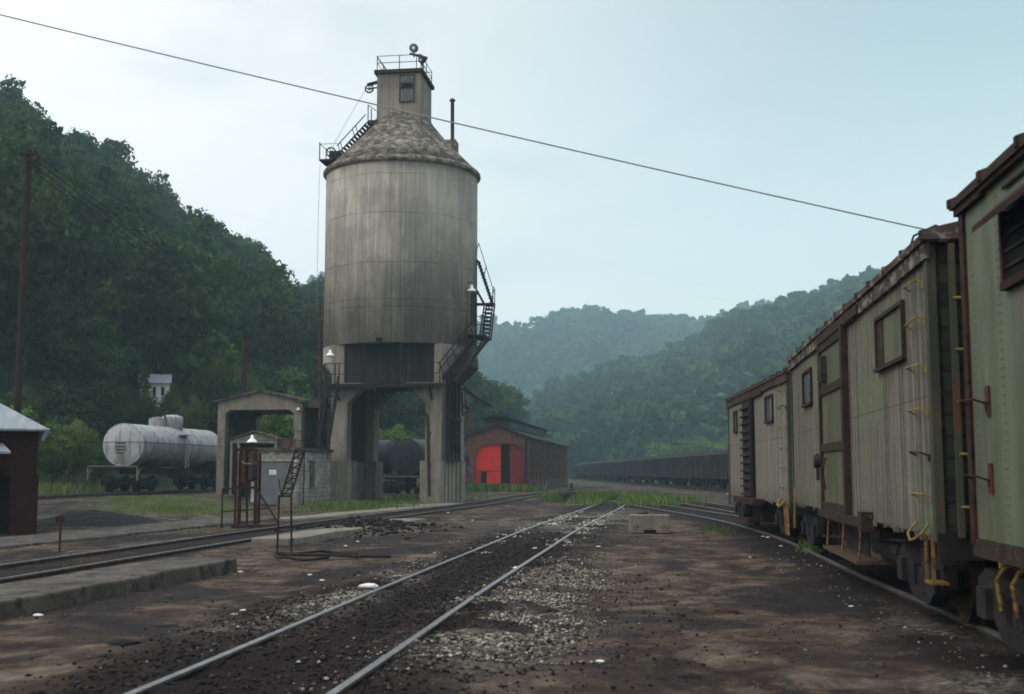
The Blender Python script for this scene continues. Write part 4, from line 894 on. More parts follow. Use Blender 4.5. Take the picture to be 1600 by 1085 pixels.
MB().box((-.3,a-1.6,.80), (-.01,b+.3,.95)).build('door_sill', M['rust_dark'], o)
MB().box((-.08,a-1.8,3.60), (-.003,b+.1,3.72)).build('door_track', M['brown_trim'], o)
mb = MB(); mb.box((-.2,a+.2,.30), (.7,b,.38)); mb.box((.2,a+.2,.38), (.7,b,.8)); mb.build('toolbox', M['rust_dark'], o)
fc.grabs((.25,1.0), [1.3,1.75,2.2,2.65,3.1,3.5]); fc.end_ladder(.35,.9,[1.3,1.8,2.3,2.8,3.3])
MB().path([(-.02,1.2,1.05), (-.12,1.1,.9), (-.14,.7,.86), (-.03,.5,1.0)], .028).build('grab_iron', M['yellow'], o)
mb = MB(); mb.beam((-.05,.25,.25), (-.02,.7,.95), .07); mb.beam((-.05,.1,.25), (-.02,.4,.95), .05); mb.build('stirrup_step', M['yellow_dim'], o)
truck(o, 1.6, cx=1.15); truck(o, fc.L-1.7, cx=1.15); coupler(o, 0, -1, CW/2); coupler(o, fc.L, 1, CW/2)
mb = MB(); mb.tube((CW*.3,-.3,fc.zt+.3), (CW*.3,-.3,fc.zt+.52), .03); mb.lathe([(.22,0), (.26,.02), (.26,.05), (.0,.08)], 14, (CW*.3,-.3,fc.zt+.48)); mb.build('brake_wheel', M['black_iron'], o)
# near steel car
nc = Car((3.02,1.6), (4.16,10.75), 1.06, 4.05, 'pale green riveted steel boxcar with open barred window, nearest at the right edge', 'steel_boxcar')
nc.body(M['green_steel'], 'end_wood', trim='rust_dark', rise=.42, fascia=.04, roofm='brown_trim', splint=False); o = nc.o; h = nc.hit; L = nc.L
mb = MB()
for ys in (L-.28, L-1.05, L-1.12, L-2.9):
    z = 1.15
    while z < 3.95: mb.lathe([(.009,-.004), (.007,-.009), (0,-.010)], 6, (0,ys,z), 'x'); z += .075
mb.build('rivet_rows', M['green_steel'], o)['kind'] = 'stuff'
a, z_ = h(1577,440); zt_ = h(1577,326)[1]
wn2 = MB().box((-.012,a-1.9,z_), (-.003,a,zt_-.02)).build('window', M['void'], o)
mb = MB()
for k in range(6): mb.box((-.03,a-1.9,z_+.10+k*.13), (-.013,a,z_+.125+k*.13))
mb.build('bars', M['black_iron'], wn2)
MB().box((-.06,a-2.0,z_-.07), (-.003,a+.06,z_)).box((-.05,a,z_), (-.003,a+.06,zt_)).build('window_frame', M['rust_dark'], wn2)
aw = MB(); zz = zt_+.0; aw.add([(-.01,a-2.0,zz+.10),(-.01,a+.10,zz+.10),(-.24,a+.13,zz-.10),(-.24,a-2.0,zz-.10),(-.01,a-2.0,zz+.07),(-.01,a+.10,zz+.07),(-.24,a+.13,zz-.155),(-.24,a-2.0,zz-.155)], [(0,1,2,3),(7,6,5,4),(3,2,6,7),(1,5,6,2),(0,3,7,4),(0,4,5,1)]).build('awning', M['rust_dark'], wn2)
nc.grabs((L-.62,L-.10), [1.62,2.28], mat='rust_dark', out=.12)
for z in (1.62,2.28): MB().box((-.02,L-.68,z-.16), (-.003,L-.58,z+.10)).build('grab_plate', M['rust'], o)
MB().box((-.02,.0,.90), (-.001,L,1.056)).build('side_sill', M['brown_trim'], o)
tk = truck(o, L-1.15, cx=1.06, wr=.46); truck(o, 1.9, cx=CW/2); coupler(o, L, 1, CW/2)
for dy in (-.25,.2): MB().path([(.0,L-1.0-dy,.50), (-.03,L-1.0-dy,.75), (.02,L-1.05-dy,.86), (.12,L-1.1-dy,.90)], .020, 8).build('hose', M['yellow_dim'], o)
MB().beam((.30,L+.30,.60), (.30,L+.30,1.25), .045).build('brake_hose', M['yellow'], o)

# ------------------------------------------------------------------ tank cars
def tank_car(loc, head, z, L, r, zc, mat, label, name, dome=True):
    o = empty(name, (loc[0],loc[1],z), head, label, 'tank car')
    n = 8; prof = [(0.0,-.17)]+[(r*math.sin(math.pi/2*i/n), -.17*math.cos(math.pi/2*i/n)) for i in range(1, n+1)]
    prof += [(r,L*t) for t in (.12,.25,.38,.5,.62,.75,.88,1)]+[(r*math.cos(math.pi/2*i/n), L+.30*math.sin(math.pi/2*i/n)) for i in range(1, n)]+[(0.0,L+.3)]
    MB().lathe(prof, 40, (0,0,zc), 'y').build('tank', M[mat], o, smooth=True)
    for t in (.0,.17,.34,.5,.66,.83,1.0): MB().lathe([(r,L*t-.05), (r+.014,L*t-.05), (r+.014,L*t+.05), (r,L*t+.05)], 40, (0,0,zc), 'y').build('tank_band', M[mat], o)
    if dome:
        dm_ = MB().lathe([(.62,.75), (.62,1.62), (.58,1.70), (.3,1.80), (0,1.82)], 26, (0,L*.55,zc)).build('dome', M[mat], o, smooth=True)
        MB().box((-.75,L*.55-1.35,zc+.85), (-.05,L*.55-.75,zc+1.55)).lathe([(.3,1.5), (.3,1.62), (0,1.66)], 14, (-.4,L*.55-1.0,zc)).build('valve_box', M[mat], dm_)
        MB().tube((-.1,L*.55-.7,zc+1.5), (-.1,L*.55-.7,zc+1.95), .06).build('safety_valve', M['dark_steel'], dm_)
    mb = MB()
    for s in (-1, 1):
        mb.path([(s*(r+.08),-.15,zc+.12), (s*(r+.08),L+.15,zc+.12)], .022)
    mb.path([(-(r+.08),-.15,zc+.12), (-.5,-.42,zc+.12), (.5,-.42,zc+.12), (r+.08,-.15,zc+.12)], .022); mb.build('handrail', M['dark_steel'], o)
    mb = MB()
    for dy in (-.2,.2): mb.beam((r+.10,L*.5+dy,zc-1.2), (r+.10,L*.5+dy,zc+.35), .045)
    for k in range(6): mb.tube((r+.10,L*.5-.2,zc-1.1+.27*k), (r+.10,L*.5+.2,zc-1.1+.27*k), .016)
    mb.box((r-.35,L*.5-.6,zc+.62), (r+.12,L*.5+.6,zc+.66)); mb.build('side_ladder', M[mat], o)
    zb = zc-r
    fr = MB(); fr.box((-.35,-1.1,zb-.42), (.35,L+1.1,zb-.12)); fr.box((-1.35,-1.15,zb-.10), (1.35,-.05,zb-.03)); fr.box((-1.35,L+.05,zb-.10), (1.35,L+1.15,zb-.03))
    fr.box((-1.3,1.2,zb-.25), (1.3,1.6,zb+.35)); fr.box((-1.3,L-1.6,zb-.25), (1.3,L-1.2,zb+.35)); fr.beam((1.2,1.8,zb-.5), (1.2,L-1.8,zb-.5), .06)
    fr.box((.5,L*.5-1.0,zb-.65), (1.2,L*.5+1.0,zb-.2)); fr.build('underframe', M['black_iron'], o)
    st_ = MB()
    for x in (-1.33,1.33): st_.beam((x,-1.1,zb-.06), (x,-1.1,zb-.75), .06); st_.beam((x,-.6,zb-.06), (x,-1.1,zb-.5), .04)
    st_.beam((-1.35,-1.12,zb-.02), (1.35,-1.12,zb-.02), .06); st_.build('end_step', M['concrete_pale'], o)
    truck(o, .9, .09); truck(o, L-.9, .09); coupler(o, -1.1, -1, 0); coupler(o, L+1.1, 1, 0)
    return o
a = at(193,695,61.5)
o = tank_car((a.x,61.5), 8.0, .50, 10.6, 1.10, a.z-.5, 'tank_silver', 'silver riveted tank car with a dome on the siding at left', 'tank_car')
zc_ = a.z-.5
mb = MB(); mb.add([(0,-.36,zc_-.9),(.2,-.34,zc_-.68),(0,-.36,zc_-.46),(-.2,-.34,zc_-.68),(0,-.33,zc_-.9),(.2,-.31,zc_-.68),(0,-.33,zc_-.46),(-.2,-.31,zc_-.68)], [(0,1,2,3),(7,6,5,4),(0,4,5,1),(1,5,6,2),(2,6,7,3),(3,7,4,0)]); mb.build('placard', M['concrete_pale'], o)
mb = MB()
for k, wd in enumerate((.5,.62,.5,.4)):
    x = -wd/2
    while x < wd/2:
        mb.box((x,-.335,zc_+.02-.17*k), (x+.05,-.31,zc_+.11-.17*k)); x += .09
mb.build('tank_lettering', M['rust_dark'], o)
# dark tank cars seen through the arch
tank_car((-16.2,87.5), 98, .0, 7.4, 1.22, 2.70, 'tank_black', 'black tank car with lettering seen through the tower arch, left of the two', 'black_tank_car', dome=False)
tank_car((-7.25,82.0), 20, .0, 8.2, 1.28, 2.62, 'tank_black', 'black tank car partly behind the right tower pier, right of the two', 'black_tank_car', dome=False)
cu = bpy.data.curves.new('lettering', 'FONT'); cu.body = 'T 343'; cu.size = .55; cu.extrude = .01; cu.space_character = 1.25
cu.materials.append(M['yellow_dim']); tmp_ = bpy.data.objects.new('lettering', cu); C.objects.link(tmp_); bpy.context.view_layer.update()
me_ = bpy.data.meshes.new_from_object(tmp_); bpy.data.objects.remove(tmp_); fo = bpy.data.objects.new('lettering', me_); C.objects.link(fo)
fo.parent = bpy.data.objects['black_tank_car']; fo.location = (1.245, 4.6, 2.55); fo.rotation_euler = (R(90), 0, R(90))
# hopper cars
def hopper_proto():
    o = empty('coal_hopper', (0,0,0), 0, 'x', 'hopper car', 'loaded coal hoppers in the long row'); L = 11.0; W2 = 1.5; zt = 3.05; zb = 1.12
    MB().box((-W2,0,zb), (W2,L,zt)).build('body', M['hopper'], o)
    mb = MB()
    for k in range(9):
        y = .15+k*(L-.3)/8
        for s in (-1,1): mb.box((s*(W2+.06)-.06,y-.06,zb), (s*(W2+.06)+.055,y+.06,zt))
    mb.box((-W2-.12,-.02,zt), (W2+.12,L+.02,zt+.10)); mb.box((-W2-.08,-.02,zb-.12), (W2+.08,L+.02,zb)); mb.build('ribs', M['hopper'], o)
    mb = MB()
    for c in (L*.36, L*.64): mb.prism([(c-1.5,zb), (c+1.5,zb), (c+.45,.5), (c-.45,.5)], -1.2, 1.2, 'yz')
    mb.build('hopper_chute', M['black_iron'], o)
    V = []; ny, nx = 22, 8
    for j in range(ny+1):
        for i in range(nx+1):
            y = L*j/ny; x = -W2+.05+(2*W2-.1)*i/nx; e = math.sin(math.pi*i/nx)**.7*min(1, 6*min(j/ny, 1-j/ny))
            V.append((x, y, zt+.11+e*(.30+.16*math.sin(j*1.1)+random.uniform(-.07,.07))))
    MB().add(V, [(j*(nx+1)+i, j*(nx+1)+i+1, (j+1)*(nx+1)+i+1, (j+1)*(nx+1)+i) for j in range(ny) for i in range(nx)]).build('coal_load', M['coal'], o)
    truck(o, 1.5); truck(o, L-1.5); return o
def kids(o): return [c for c in bpy.data.objects if c.parent == o]
def copy_tree(o, parent=None):
    c = o.copy(); C.objects.link(c); c.parent = parent
    for k in kids(o): copy_tree(k, c)
    return c
hp = hopper_proto(); D_L = 0.0
acc = [0]
for i in range(1, len(COALT)): acc.append(acc[-1]+(COALT[i]-COALT[i-1]).length)
def along(s):
    i = int(np.searchsorted(acc, s)); i = min(max(i,1), len(acc)-1); t = (s-acc[i-1])/(acc[i]-acc[i-1]); return COALT[i-1].lerp(COALT[i], t)
ORD = ['first','second','third','fourth','fifth','sixth','seventh','eighth','ninth','tenth','eleventh','twelfth','thirteenth','fourteenth','fifteenth','sixteenth','seventeenth','eighteenth']
s0_ = 19.0; N_H = 17
for k in range(N_H):
    a = along(s0_+k*12.1); b = along(s0_+k*12.1+11); c = hp if k == 0 else copy_tree(hp)
    c.location = (a.x,a.y,.03); c.rotation_euler = (0,0,-math.atan2(b.x-a.x,b.y-a.y))
    c['label'] = ('loaded dark coal hopper partly behind the far boxcar, at the right end of the row' if k == 0 else ORD[k]+' coal hopper of the row counted from its right end' if k < N_H-1 else 'most distant coal hopper, at the left end of the row by the brick shed')

# ------------------------------------------------------------------ engine house
eh = empty('engine_house', (-3.95,100.4,0), 7.7, 'brick locomotive shed with bright red arched doors and a roof monitor', 'engine shed')
EW, EL, EH = 5.25, 38.0, 4.50; pk = 1.0; gz = -.15
mb = MB()
ar = [(.85,gz), (.85,2.9), (.95,3.3), (1.2,3.65), (1.6,3.88), (2.1,3.95), (4.0,3.95), (4.45,3.85), (4.8,3.6), (4.98,3.25), (5.02,2.9), (5.02,gz)]
outer = [(0,gz), (0,EH), (EW/2,EH+pk), (EW,EH), (EW,gz)]
mb.prism(([(0,gz), (0,EH), (EW/2,EH+pk), (EW,EH), (EW,gz)]+[(5.02,gz)]+ar[::-1][1:-1]+[(.85,gz)])[::-1], 0, .35)
mb.build('front_wall', M['brick'], eh)
mb = MB(); mb.box((0,.35,gz), (.3,EL,EH)); mb.box((.3,EL-.3,gz), (EW-.3,EL,EH)); mb.build('wall', M['engine_side'], eh)
sw = MB().box((EW-.3,.35,gz), (EW,EL,EH)).build('side_wall', M['engine_side'], eh)
for k in range(12):
    y = 1.0+k*3.1
    if k < 12: MB().box((EW+.002,y-.9,gz), (EW+.16,y-.55,EH-.12)).build('pilaster', M['brick'], sw)
    if k < 12:
        w_ = MB().box((EW+.001,y,1.25), (EW+.03,y+1.75,3.75)).build('window', M['glass_dark'], sw)
        f = MB()
        for q in (0,.35,.7,1.05,1.4,1.7): f.box((EW+.031,y+q,1.25), (EW+.05,y+q+.05,3.75))
        for q in (1.25,2.45,3.7): f.box((EW+.051,y,q), (EW+.06,y+1.75,q+.06))
        f.build('window_frame', M['concrete_grey' if k < 5 else 'brown_wall'], w_)
MB().box((EW+.001,4.2,gz), (EW+.18,5.1,1.9)).build('side_door', M['red_dull'], eh)
mb = MB(); mb.box((EW+.001,.3,gz), (EW+.10,EL,.95)); mb.build('side_base', M['concrete_grey'], eh)
MB().box((.86,.36,gz), (5.01,.42,3.96)).build('interior', M['void'], eh)
def arch_leaf(x0, x1, name, mat, y=.18):
    pts = [(x, z) for x, z in ar if x0 <= x <= x1]
    def top(x):
        for (xa, za), (xb, zb_) in zip(ar[1:-1], ar[2:]):
            if xa <= x <= xb and xb > xa: return za+(zb_-za)*(x-xa)/(xb-xa)
        return 2.9
    xs_ = np.linspace(x0, x1, 16); poly = [(x0,gz+.02)]+[(float(x), top(float(x))-.01) for x in xs_]+[(x1,gz+.02)]
    return MB().prism(poly[::-1], y, y+.08).build(name, M[mat], eh)
ld = arch_leaf(.86, 3.0, 'door', 'red'); rd = arch_leaf(3.78, 5.0, 'door', 'red_dull'); rd['label'] = 'darker red door leaf'
MB().box((1.30,.165,gz+.05), (1.82,.179,1.62)).build('wicket_opening', M['void'], ld)
MB().box((1.12,.17,gz+.05), (1.18,.179,1.72)).box((.95,.165,1.62), (2.95,.179,1.70)).build('door_batten', M['red_dull'], ld)
MB().box((-.02,-.10,gz), (.06,-.02,3.0)).build('downpipe', M['rust'], eh)
MB().box((EW-.16,-.12,gz), (EW+.02,-.001,EH-.1)).build('corner_post', M['black_iron'], eh)
MB().prism([(-.25,EH-.10), (EW/2,EH+pk-.02), (EW+.25,EH-.10), (EW+.25,EH+.06), (EW/2,EH+pk+.16), (-.25,EH+.06)], -.2, EL+.2).build('roof', M['black_iron'], eh)
mo = MB(); mo.prism([(1.62,EH+.4), (1.45,6.15), (3.60,6.15), (3.45,EH+.4)], 1.0, EL-6.5); mon = mo.build('roof_monitor', M['brown_wall'], eh)
rf = []
x0_, x1_ = 1.22, 3.90
for i in range(9): t = i/8; rf.append((x0_+(x1_-x0_)*t, 6.16+.22*math.sin(math.pi*t)))
MB().prism(rf+[(p[0], p[1]-.12) for p in rf[::-1]], .2, EL-6.0).build('monitor_roof', M['black_iron'], mon)
mb = MB(); [mb.box((3.60,1.5+k*1.4,5.4), (3.63,2.5+k*1.4,6.0)) for k in range(20)]; mb.build('monitor_windows', M['glass_dark'], mon)
MB().box((EW/2-.55,-.05,4.15), (EW/2-.35,.0,4.3)).build('lamp', M['dark_steel'], eh)
# pale hut left of it
a = at(722,770,107); ht = empty('pale_hut', (a.x-.7,107,-.3), 6, 'sliver of a pale hut between the tower pier and engine shed', 'hut')
MB().box((0,0,0), (1.15,3,3.9)).build('wall', M['white_wood'], ht); MB().box((-.1,-.1,3.9), (1.25,3.1,4.1)).build('roof', M['dark_steel'], ht); MB().box((.1,-.02,0), (.6,-.001,2.0)).build('door', M['red_dull'], ht)

# ------------------------------------------------------------------ hills
def hill(name, cols, n_u, n_r, label, seed, amp=6.0, back=1.0, relief=1.0):
    # cols: (px, ridge_py, foot_Y, crest_Y, foot_z) -> a real terrain sheet from the foot over the crest and down behind it
    cols = sorted(cols); U = np.array([(c[0]-800)/F for c in cols]); E = []
    for c in cols: E.append((at(c[0], c[1], c[3]).z))
    us = np.linspace(U[0], U[-1], n_u); zc = np.interp(us, U, E); fy = np.interp(us, U, [c[2] for c in cols]); cy = np.interp(us, U, [c[3] for c in cols]); fz = np.interp(us, U, [c[4] for c in cols])
    r = np.linspace(0, 1.6, n_r); UU, RR = np.meshgrid(us, r); FY = np.tile(fy, (n_r,1)); CY = np.tile(cy, (n_r,1)); ZC = np.tile(zc, (n_r,1)); FZ = np.tile(fz, (n_r,1))
    Y = FY+(CY-FY)*RR; X = UU*Y; t = np.clip(RR, 0, 1); prof = np.where(RR <= 1, .35*t+.65*t*t*(3-2*t)*1.0, 1-((RR-1)/.6)**2*.55*back)
    prof = np.where(RR <= 1, t**.88, prof)
    Z = FZ+(ZC-FZ)*prof
    nzv = (fbm(X, Y, amp*9, 4, seed)-.5)*amp*2*np.sin(math.pi*np.clip(RR, 0, 1))*relief; Z = Z+nzv
    V = np.stack([X.ravel(), Y.ravel(), Z.ravel()], 1); i, j = np.meshgrid(np.arange(n_u-1), np.arange(n_r-1)); a = (j*n_u+i).ravel()
    Q = np.stack([a, a+1, a+n_u+1, a+n_u], 1); me = np_mesh(name, V, Q, M['hillsoil']); me.polygons.foreach_set('use_smooth', np.ones(len(Q), dtype=bool))
    o = bpy.data.objects.new(name, me); C.objects.link(o); tag(o, label, 'hill', kind='structure')
    return X, Y, Z
M['hillsoil'] = simple('forest_floor', (.018,.028,.012), (.035,.050,.02), .2, .95, bump=0)
M['meadow'] = simple('hilltop_meadow', (.10,.11,.05), (.16,.16,.08), .05, .95, bump=0)
TRH = 9.0
def lower(py, Y, h): return py+h/Y*F
Lc = [(-420,60,55,150,.3), (-160,95,60,165,.3), (0,125,68,180,.4), (75,165,74,190,.4), (150,232,80,205,.4), (205,245,84,220,.4), (300,320,92,245,.3), (400,385,100,280,.2), (460,425,108,305,.1), (505,440,114,330,0), (600,500,125,370,0), (700,560,150,420,0), (770,600,190,470,0), (840,665,260,520,0)]
LH = hill('left_hill', [(c[0], lower(c[1], c[3], 15.4), c[2], c[3], c[4]) for c in Lc], 160, 60, 'steep wooded hillside rising on the left', 41, 4.0)
Rc = [(822,690,430,470,0), (840,620,330,520,0), (880,600,320,560,0), (912,592,315,575,0), (982,568,300,600,0), (1052,549,290,620,0), (1114,520,280,640,0), (1160,490,270,650,0), (1290,457,250,650,0), (1376,430,240,640,0), (1500,390,220,620,0), (1750,330,200,600,0), (2100,300,200,600,0)]
RH = hill('right_hill', [(c[0], lower(c[1], c[3], 8.5), c[2], c[3], c[4]) for c in Rc], 190, 60, 'wooded hillside rising behind the hoppers on the right', 57, 9.0, relief=.9)
Fc = [(200,480,800,1150,0), (420,470,780,1150,0), (495,432,760,1150,0), (560,470,740,1150,0), (700,500,700,1150,0), (772,508,660,1120,0), (850,498,640,1100,0), (930,484,640,1100,0), (982,495,640,1100,0), (1061,502,660,1100,0), (1114,500,680,1100,0), (1160,488,700,1100,0), (1300,470,700,1100,0), (1700,420,700,1100,0)]
FH = hill('far_hill', [(c[0], lower(c[1], c[3], 9.0), c[2], c[3], c[4]) for c in Fc], 200, 60, 'far hazy wooded hill closing the valley', 71, 14.0, relief=.9)
# ------------------------------------------------------------------ foliage
def leaf_mat(name, c1, c2, c3, attr=True):
    g = G(name); n = g.attr('tint'); r = g.rnd()
    col = g.ramp(n, [(.0, c1), (.55, c2), (1.0, c3)])
    hs = g.n('ShaderNodeHueSaturation'); g.l(col, hs.inputs['Color']); g.l(g.math('MULTIPLY_ADD', r, .04, .478), hs.inputs['Hue']); g.l(g.math('MULTIPLY_ADD', r, .7, .62), hs.inputs['Value']); hs.inputs['Saturation'].default_value = .95
    g.l(hs.outputs[0], g.b.inputs['Base Color']); g.b.inputs['Roughness'].default_value = .75; g.b.inputs['Specular IOR Level'].default_value = .1
    tr = g.n('ShaderNodeBsdfTranslucent'); g.l(hs.outputs[0], tr.inputs[0]); mx = g.n('ShaderNodeMixShader'); mx.inputs[0].default_value = .35
    g.l(g.b.outputs[0], mx.inputs[1]); g.l(tr.outputs[0], mx.inputs[2]); g.l(mx.outputs[0], g.o.inputs[0]); return g.m
M['leaf'] = leaf_mat('oak_leaves', (.014,.029,.009), (.032,.063,.015), (.088,.132,.028))
M['leaf_pale'] = leaf_mat('pale_willow_leaves', (.045,.085,.020), (.085,.15,.035), (.15,.23,.05))
M['leaf_far'] = leaf_mat('distant_leaves', (.015,.041,.018), (.036,.084,.032), (.080,.150,.048))
M['grass_blade'] = leaf_mat('grass_blades', (.045,.07,.018), (.09,.14,.03), (.17,.20,.06))
M['bark'] = simple('bark', (.03,.024,.018), (.075,.06,.045), 4, .95)
def quads_from(cent, nrm, size, r):
    n = len(cent); nrm = nrm/np.maximum(np.linalg.norm(nrm, axis=1, keepdims=True), 1e-6)
    t = r.normal(size=(n,3)); a = np.cross(nrm, t); a /= np.maximum(np.linalg.norm(a, axis=1, keepdims=True), 1e-6); b = np.cross(nrm, a); s = size[:,None]
    V = np.stack([cent-a*s-b*s*.7, cent+a*s-b*s*.45, cent+a*s*.8+b*s*.75, cent-a*s*.7+b*s*.6], 1).reshape(-1,3)
    return V, np.arange(n*4).reshape(-1,4)
def crown_points(r, nl, per, w=1.0, h=1.0, low=.25):
    # lobes spread through an uneven crown; leaves sit on and inside the lobes
    P = []; Nn = []; T = []
    for k in range(nl):
        u = r.normal(size=3); u /= np.linalg.norm(u); u[2] = u[2]*.9+.12; rad = r.uniform(.35,.80); c = u*rad*np.array([w,w,h]); lr = r.uniform(.20,.42)*(1.15-.4*rad)
        m = int(per*lr/.3); v = r.normal(size=(m,3)); v /= np.linalg.norm(v, axis=1, keepdims=True); v[:,2] = np.abs(v[:,2])*np.sign(v[:,2]+.55)
        q = c+v*lr*(r.uniform(.55,1.08,size=(m,1)))*np.array([1,1,.8]); P.append(q); Nn.append(v*.8+u*.25+r.normal(size=(m,3))*.55); T.append(np.clip(r.normal(.45,.2)+r.normal(0,.16,size=m), 0, 1))
    return np.concatenate(P), np.concatenate(Nn), np.concatenate(T)
def tree_proto(seed, nl=34, per=120, w=1.0, h=1.15, ls=.035, mat='leaf'):
    r = np.random.default_rng(seed); P, Nn, T = crown_points(r, nl, per, w, h); n = len(P)
    V, Q = quads_from(P, Nn, ls*r.uniform(.6,1.5,size=n), r); V = V*.5; V[:,2] += .62
    me = np_mesh('crown', V, Q, M[mat], {'tint': np.repeat(T, 4)})
    mb = MB(); rr = random.Random(seed); mb.tube((0,0,-.06), (.01,.01,.42), .028, 8, .018)
    for k in range(7):
        t = rr.uniform(0, 6.28); z = rr.uniform(.2,.42); q = Vector((math.cos(t)*rr.uniform(.18,.34), math.sin(t)*rr.uniform(.18,.34), z+rr.uniform(.15,.45))); mid = Vector((q.x*.45,q.y*.45,z+(q.z-z)*.55)); mb.tube((0,0,z), mid, .012, 6, .009); mb.tube(mid, q, .009, 5, .003)
    tm = bpy.data.meshes.new('trunk'); tm.from_pydata(mb.v, [], mb.f); tm.materials.append(M['bark']); return me, tm
PROT = [tree_proto(s, 34+3*(s % 3), 120, 1.0, h) for s, h in ((1,1.0),(2,1.15),(3,.95),(4,1.25),(5,1.1))]
PROTB = [tree_proto(s, 40, 170, 1.0, h, .026) for s, h in ((11,1.0),(12,1.15),(13,.9))]
PALE = [tree_proto(s, 36, 130, 1.05, 1.0, .032, 'leaf_pale') for s in (21,22)]
def put_tree(x, y, z, H, wd, pr, label, group, name='broadleaf_tree'):
    o = bpy.data.objects.new(name, None); C.objects.link(o); o.location = (x,y,z); o.scale = (wd,wd,H); o.rotation_euler = (0,0,random.uniform(0,6.28)); tag(o, label, 'tree', group)
    for nm, me in (('crown', pr[0]), ('trunk', pr[1])):
        c = bpy.data.objects.new(nm, me); C.objects.link(c); c.parent = o
    return o
def sampler(HS):
    X, Y, Z = HS; P = np.stack([X,Y,Z], -1); A = P[:-1,:-1]; B = P[:-1,1:]; D = P[1:,:-1]; E = P[1:,1:]
    ar_ = np.linalg.norm(np.cross((B-A).reshape(-1,3), (D-A).reshape(-1,3)), axis=1); pr = ar_/ar_.sum(); nc_ = X.shape[1]-1
    def f(n, r, rmax=1.15, rmin=0.0):
        out_ = []; idx = r.choice(len(pr), size=n*2, p=pr); s = r.random((n*2,2)); jj = idx//nc_; ii = idx % nc_
        fr_ = (jj+s[:,1])/(X.shape[0]-1)*1.6; p = A[jj,ii]*(1-s[:,:1])*(1-s[:,1:])+B[jj,ii]*s[:,:1]*(1-s[:,1:])+D[jj,ii]*(1-s[:,:1])*s[:,1:]+E[jj,ii]*s[:,:1]*s[:,1:]
        return p[(fr_ <= rmax) & (fr_ >= rmin)][:n]
    return f
def in_view(p, m=60):
    u = p[:,0]/p[:,1]*F+800; return (u > -m) & (u < 1600+m)
def thin(p, dmin):
    cell = {}; keep = []
    for k, q in enumerate(p):
        c = (int(q[0]//dmin), int(q[1]//dmin)); ok = True
        for a in (-1,0,1):
            for b in (-1,0,1):
                for m in cell.get((c[0]+a,c[1]+b), ()):
                    if (p[m,0]-q[0])**2+(p[m,1]-q[1])**2 < dmin*dmin: ok = False; break
        if ok: cell.setdefault(c, []).append(k); keep.append(k)
    return p[keep]
def wood(name, pts, Hm, nl, per, ls, mat, label, seed, cat='woods'):
    r = np.random.default_rng(seed); CP = [crown_points(np.random.default_rng(seed+50+k), nl, per, 1.0, h) for k, h in enumerate((1.0,1.15,.9,1.25,1.05,1.1))]
    Vs = []; Ts = []
    for q in pts:
        P, Nn, T = CP[r.integers(len(CP))]; s = Hm*r.uniform(.55,1.25)*.5; a = r.uniform(0,6.28); cs_, sn = math.cos(a), math.sin(a)
        Rm = np.array([[cs_,-sn,0],[sn,cs_,0],[0,0,1.]]); V, _ = quads_from(P@Rm.T, Nn@Rm.T, ls*r.uniform(.6,1.5,size=len(P)), r)
        wv = r.uniform(.8,1.15); V = V*s*np.array([wv,wv,1.0])+q+np.array([0,0,s*.95]); Vs.append(V.astype(np.float32)); Ts.append(np.repeat(np.clip(T*.7+r.normal(0,.25)+.12, 0, 1), 4))
    V = np.concatenate(Vs); Q = np.arange(len(V)).reshape(-1,4); me = np_mesh(name, V, Q, M[mat], {'tint': np.concatenate(Ts)})
    o = bpy.data.objects.new(name, me); C.objects.link(o); tag(o, label, cat, kind='stuff'); return o
r = np.random.default_rng(5)
# left hillside: individual trees for the largest, one mass for the rest
lp = sampler(LH)(9000, r, 1.12); lp = lp[in_view(lp, 80)]; lp = thin(lp, 4.6); d_ = np.hypot(lp[:,0], lp[:,1]); lp = lp[np.argsort(d_)]
px_ = lp[:,0]/lp[:,1]*F+800; skl = []
LAB = [('dense dark green broadleaf tree in the wood on the left hillside above the tank car', 'dark trees of the left hillside wood'), ('broadleaf tree in the hillside wood seen beside and behind the coaling tower', 'trees behind the coaling tower')]
u_ = lp[:,0]/lp[:,1]*F+800; lp = lp[~((np.abs(u_-246) < 42) & (lp[:,1] < 96))]; near = lp[:270]; rest = lp[270:]
for q in near:
    u = q[0]/q[1]*F+800; lab = LAB[0] if u < 480 else LAB[1]; H = random.choice((6.0,8.0,9.5,11.0,13.0,15.0))*random.uniform(.9,1.12)
    put_tree(q[0], q[1], q[2]-.5, H, H*random.uniform(.62,1.0)*(1.15 if H < 8 else 1), *((random.choice(PALE), 'light green young tree in the wood low on the left hillside', 'light green trees low on the left hillside') if H < 8.5 and q[2] < 16 and random.random() < .55 else (random.choice(PROT), lab[0], lab[1])))
wood('left_woods', rest, 11.0, 16, 34, .10, 'leaf', 'mass of dark woods high on the left hillside', 91)
rp = sampler(RH)(16000, r, 1.08); rp = rp[in_view(rp)]; rp = thin(rp, 6.5)
wood('right_woods', rp, 13.5, 12, 22, .15, 'leaf_far', 'hazy green woods covering the right hillside', 101)
fp = sampler(FH)(16000, r, 1.08); fp = fp[in_view(fp)]; fp = thin(fp, 9.0); uf = fp[:,0]/fp[:,1]*F+800; fp = fp[(uf > 470) & (uf < 1420)]
uf = fp[:,0]/fp[:,1]*F+800; crest = fp[:,1] > 1040
fp = fp[~((uf > 770) & (uf < 846) & crest)]
wood('far_woods', fp, 17.0, 9, 15, .20, 'leaf_far', 'blue hazy woods on the far hill', 111)
print('trees', len(near), len(rest), len(rp), len(fp))
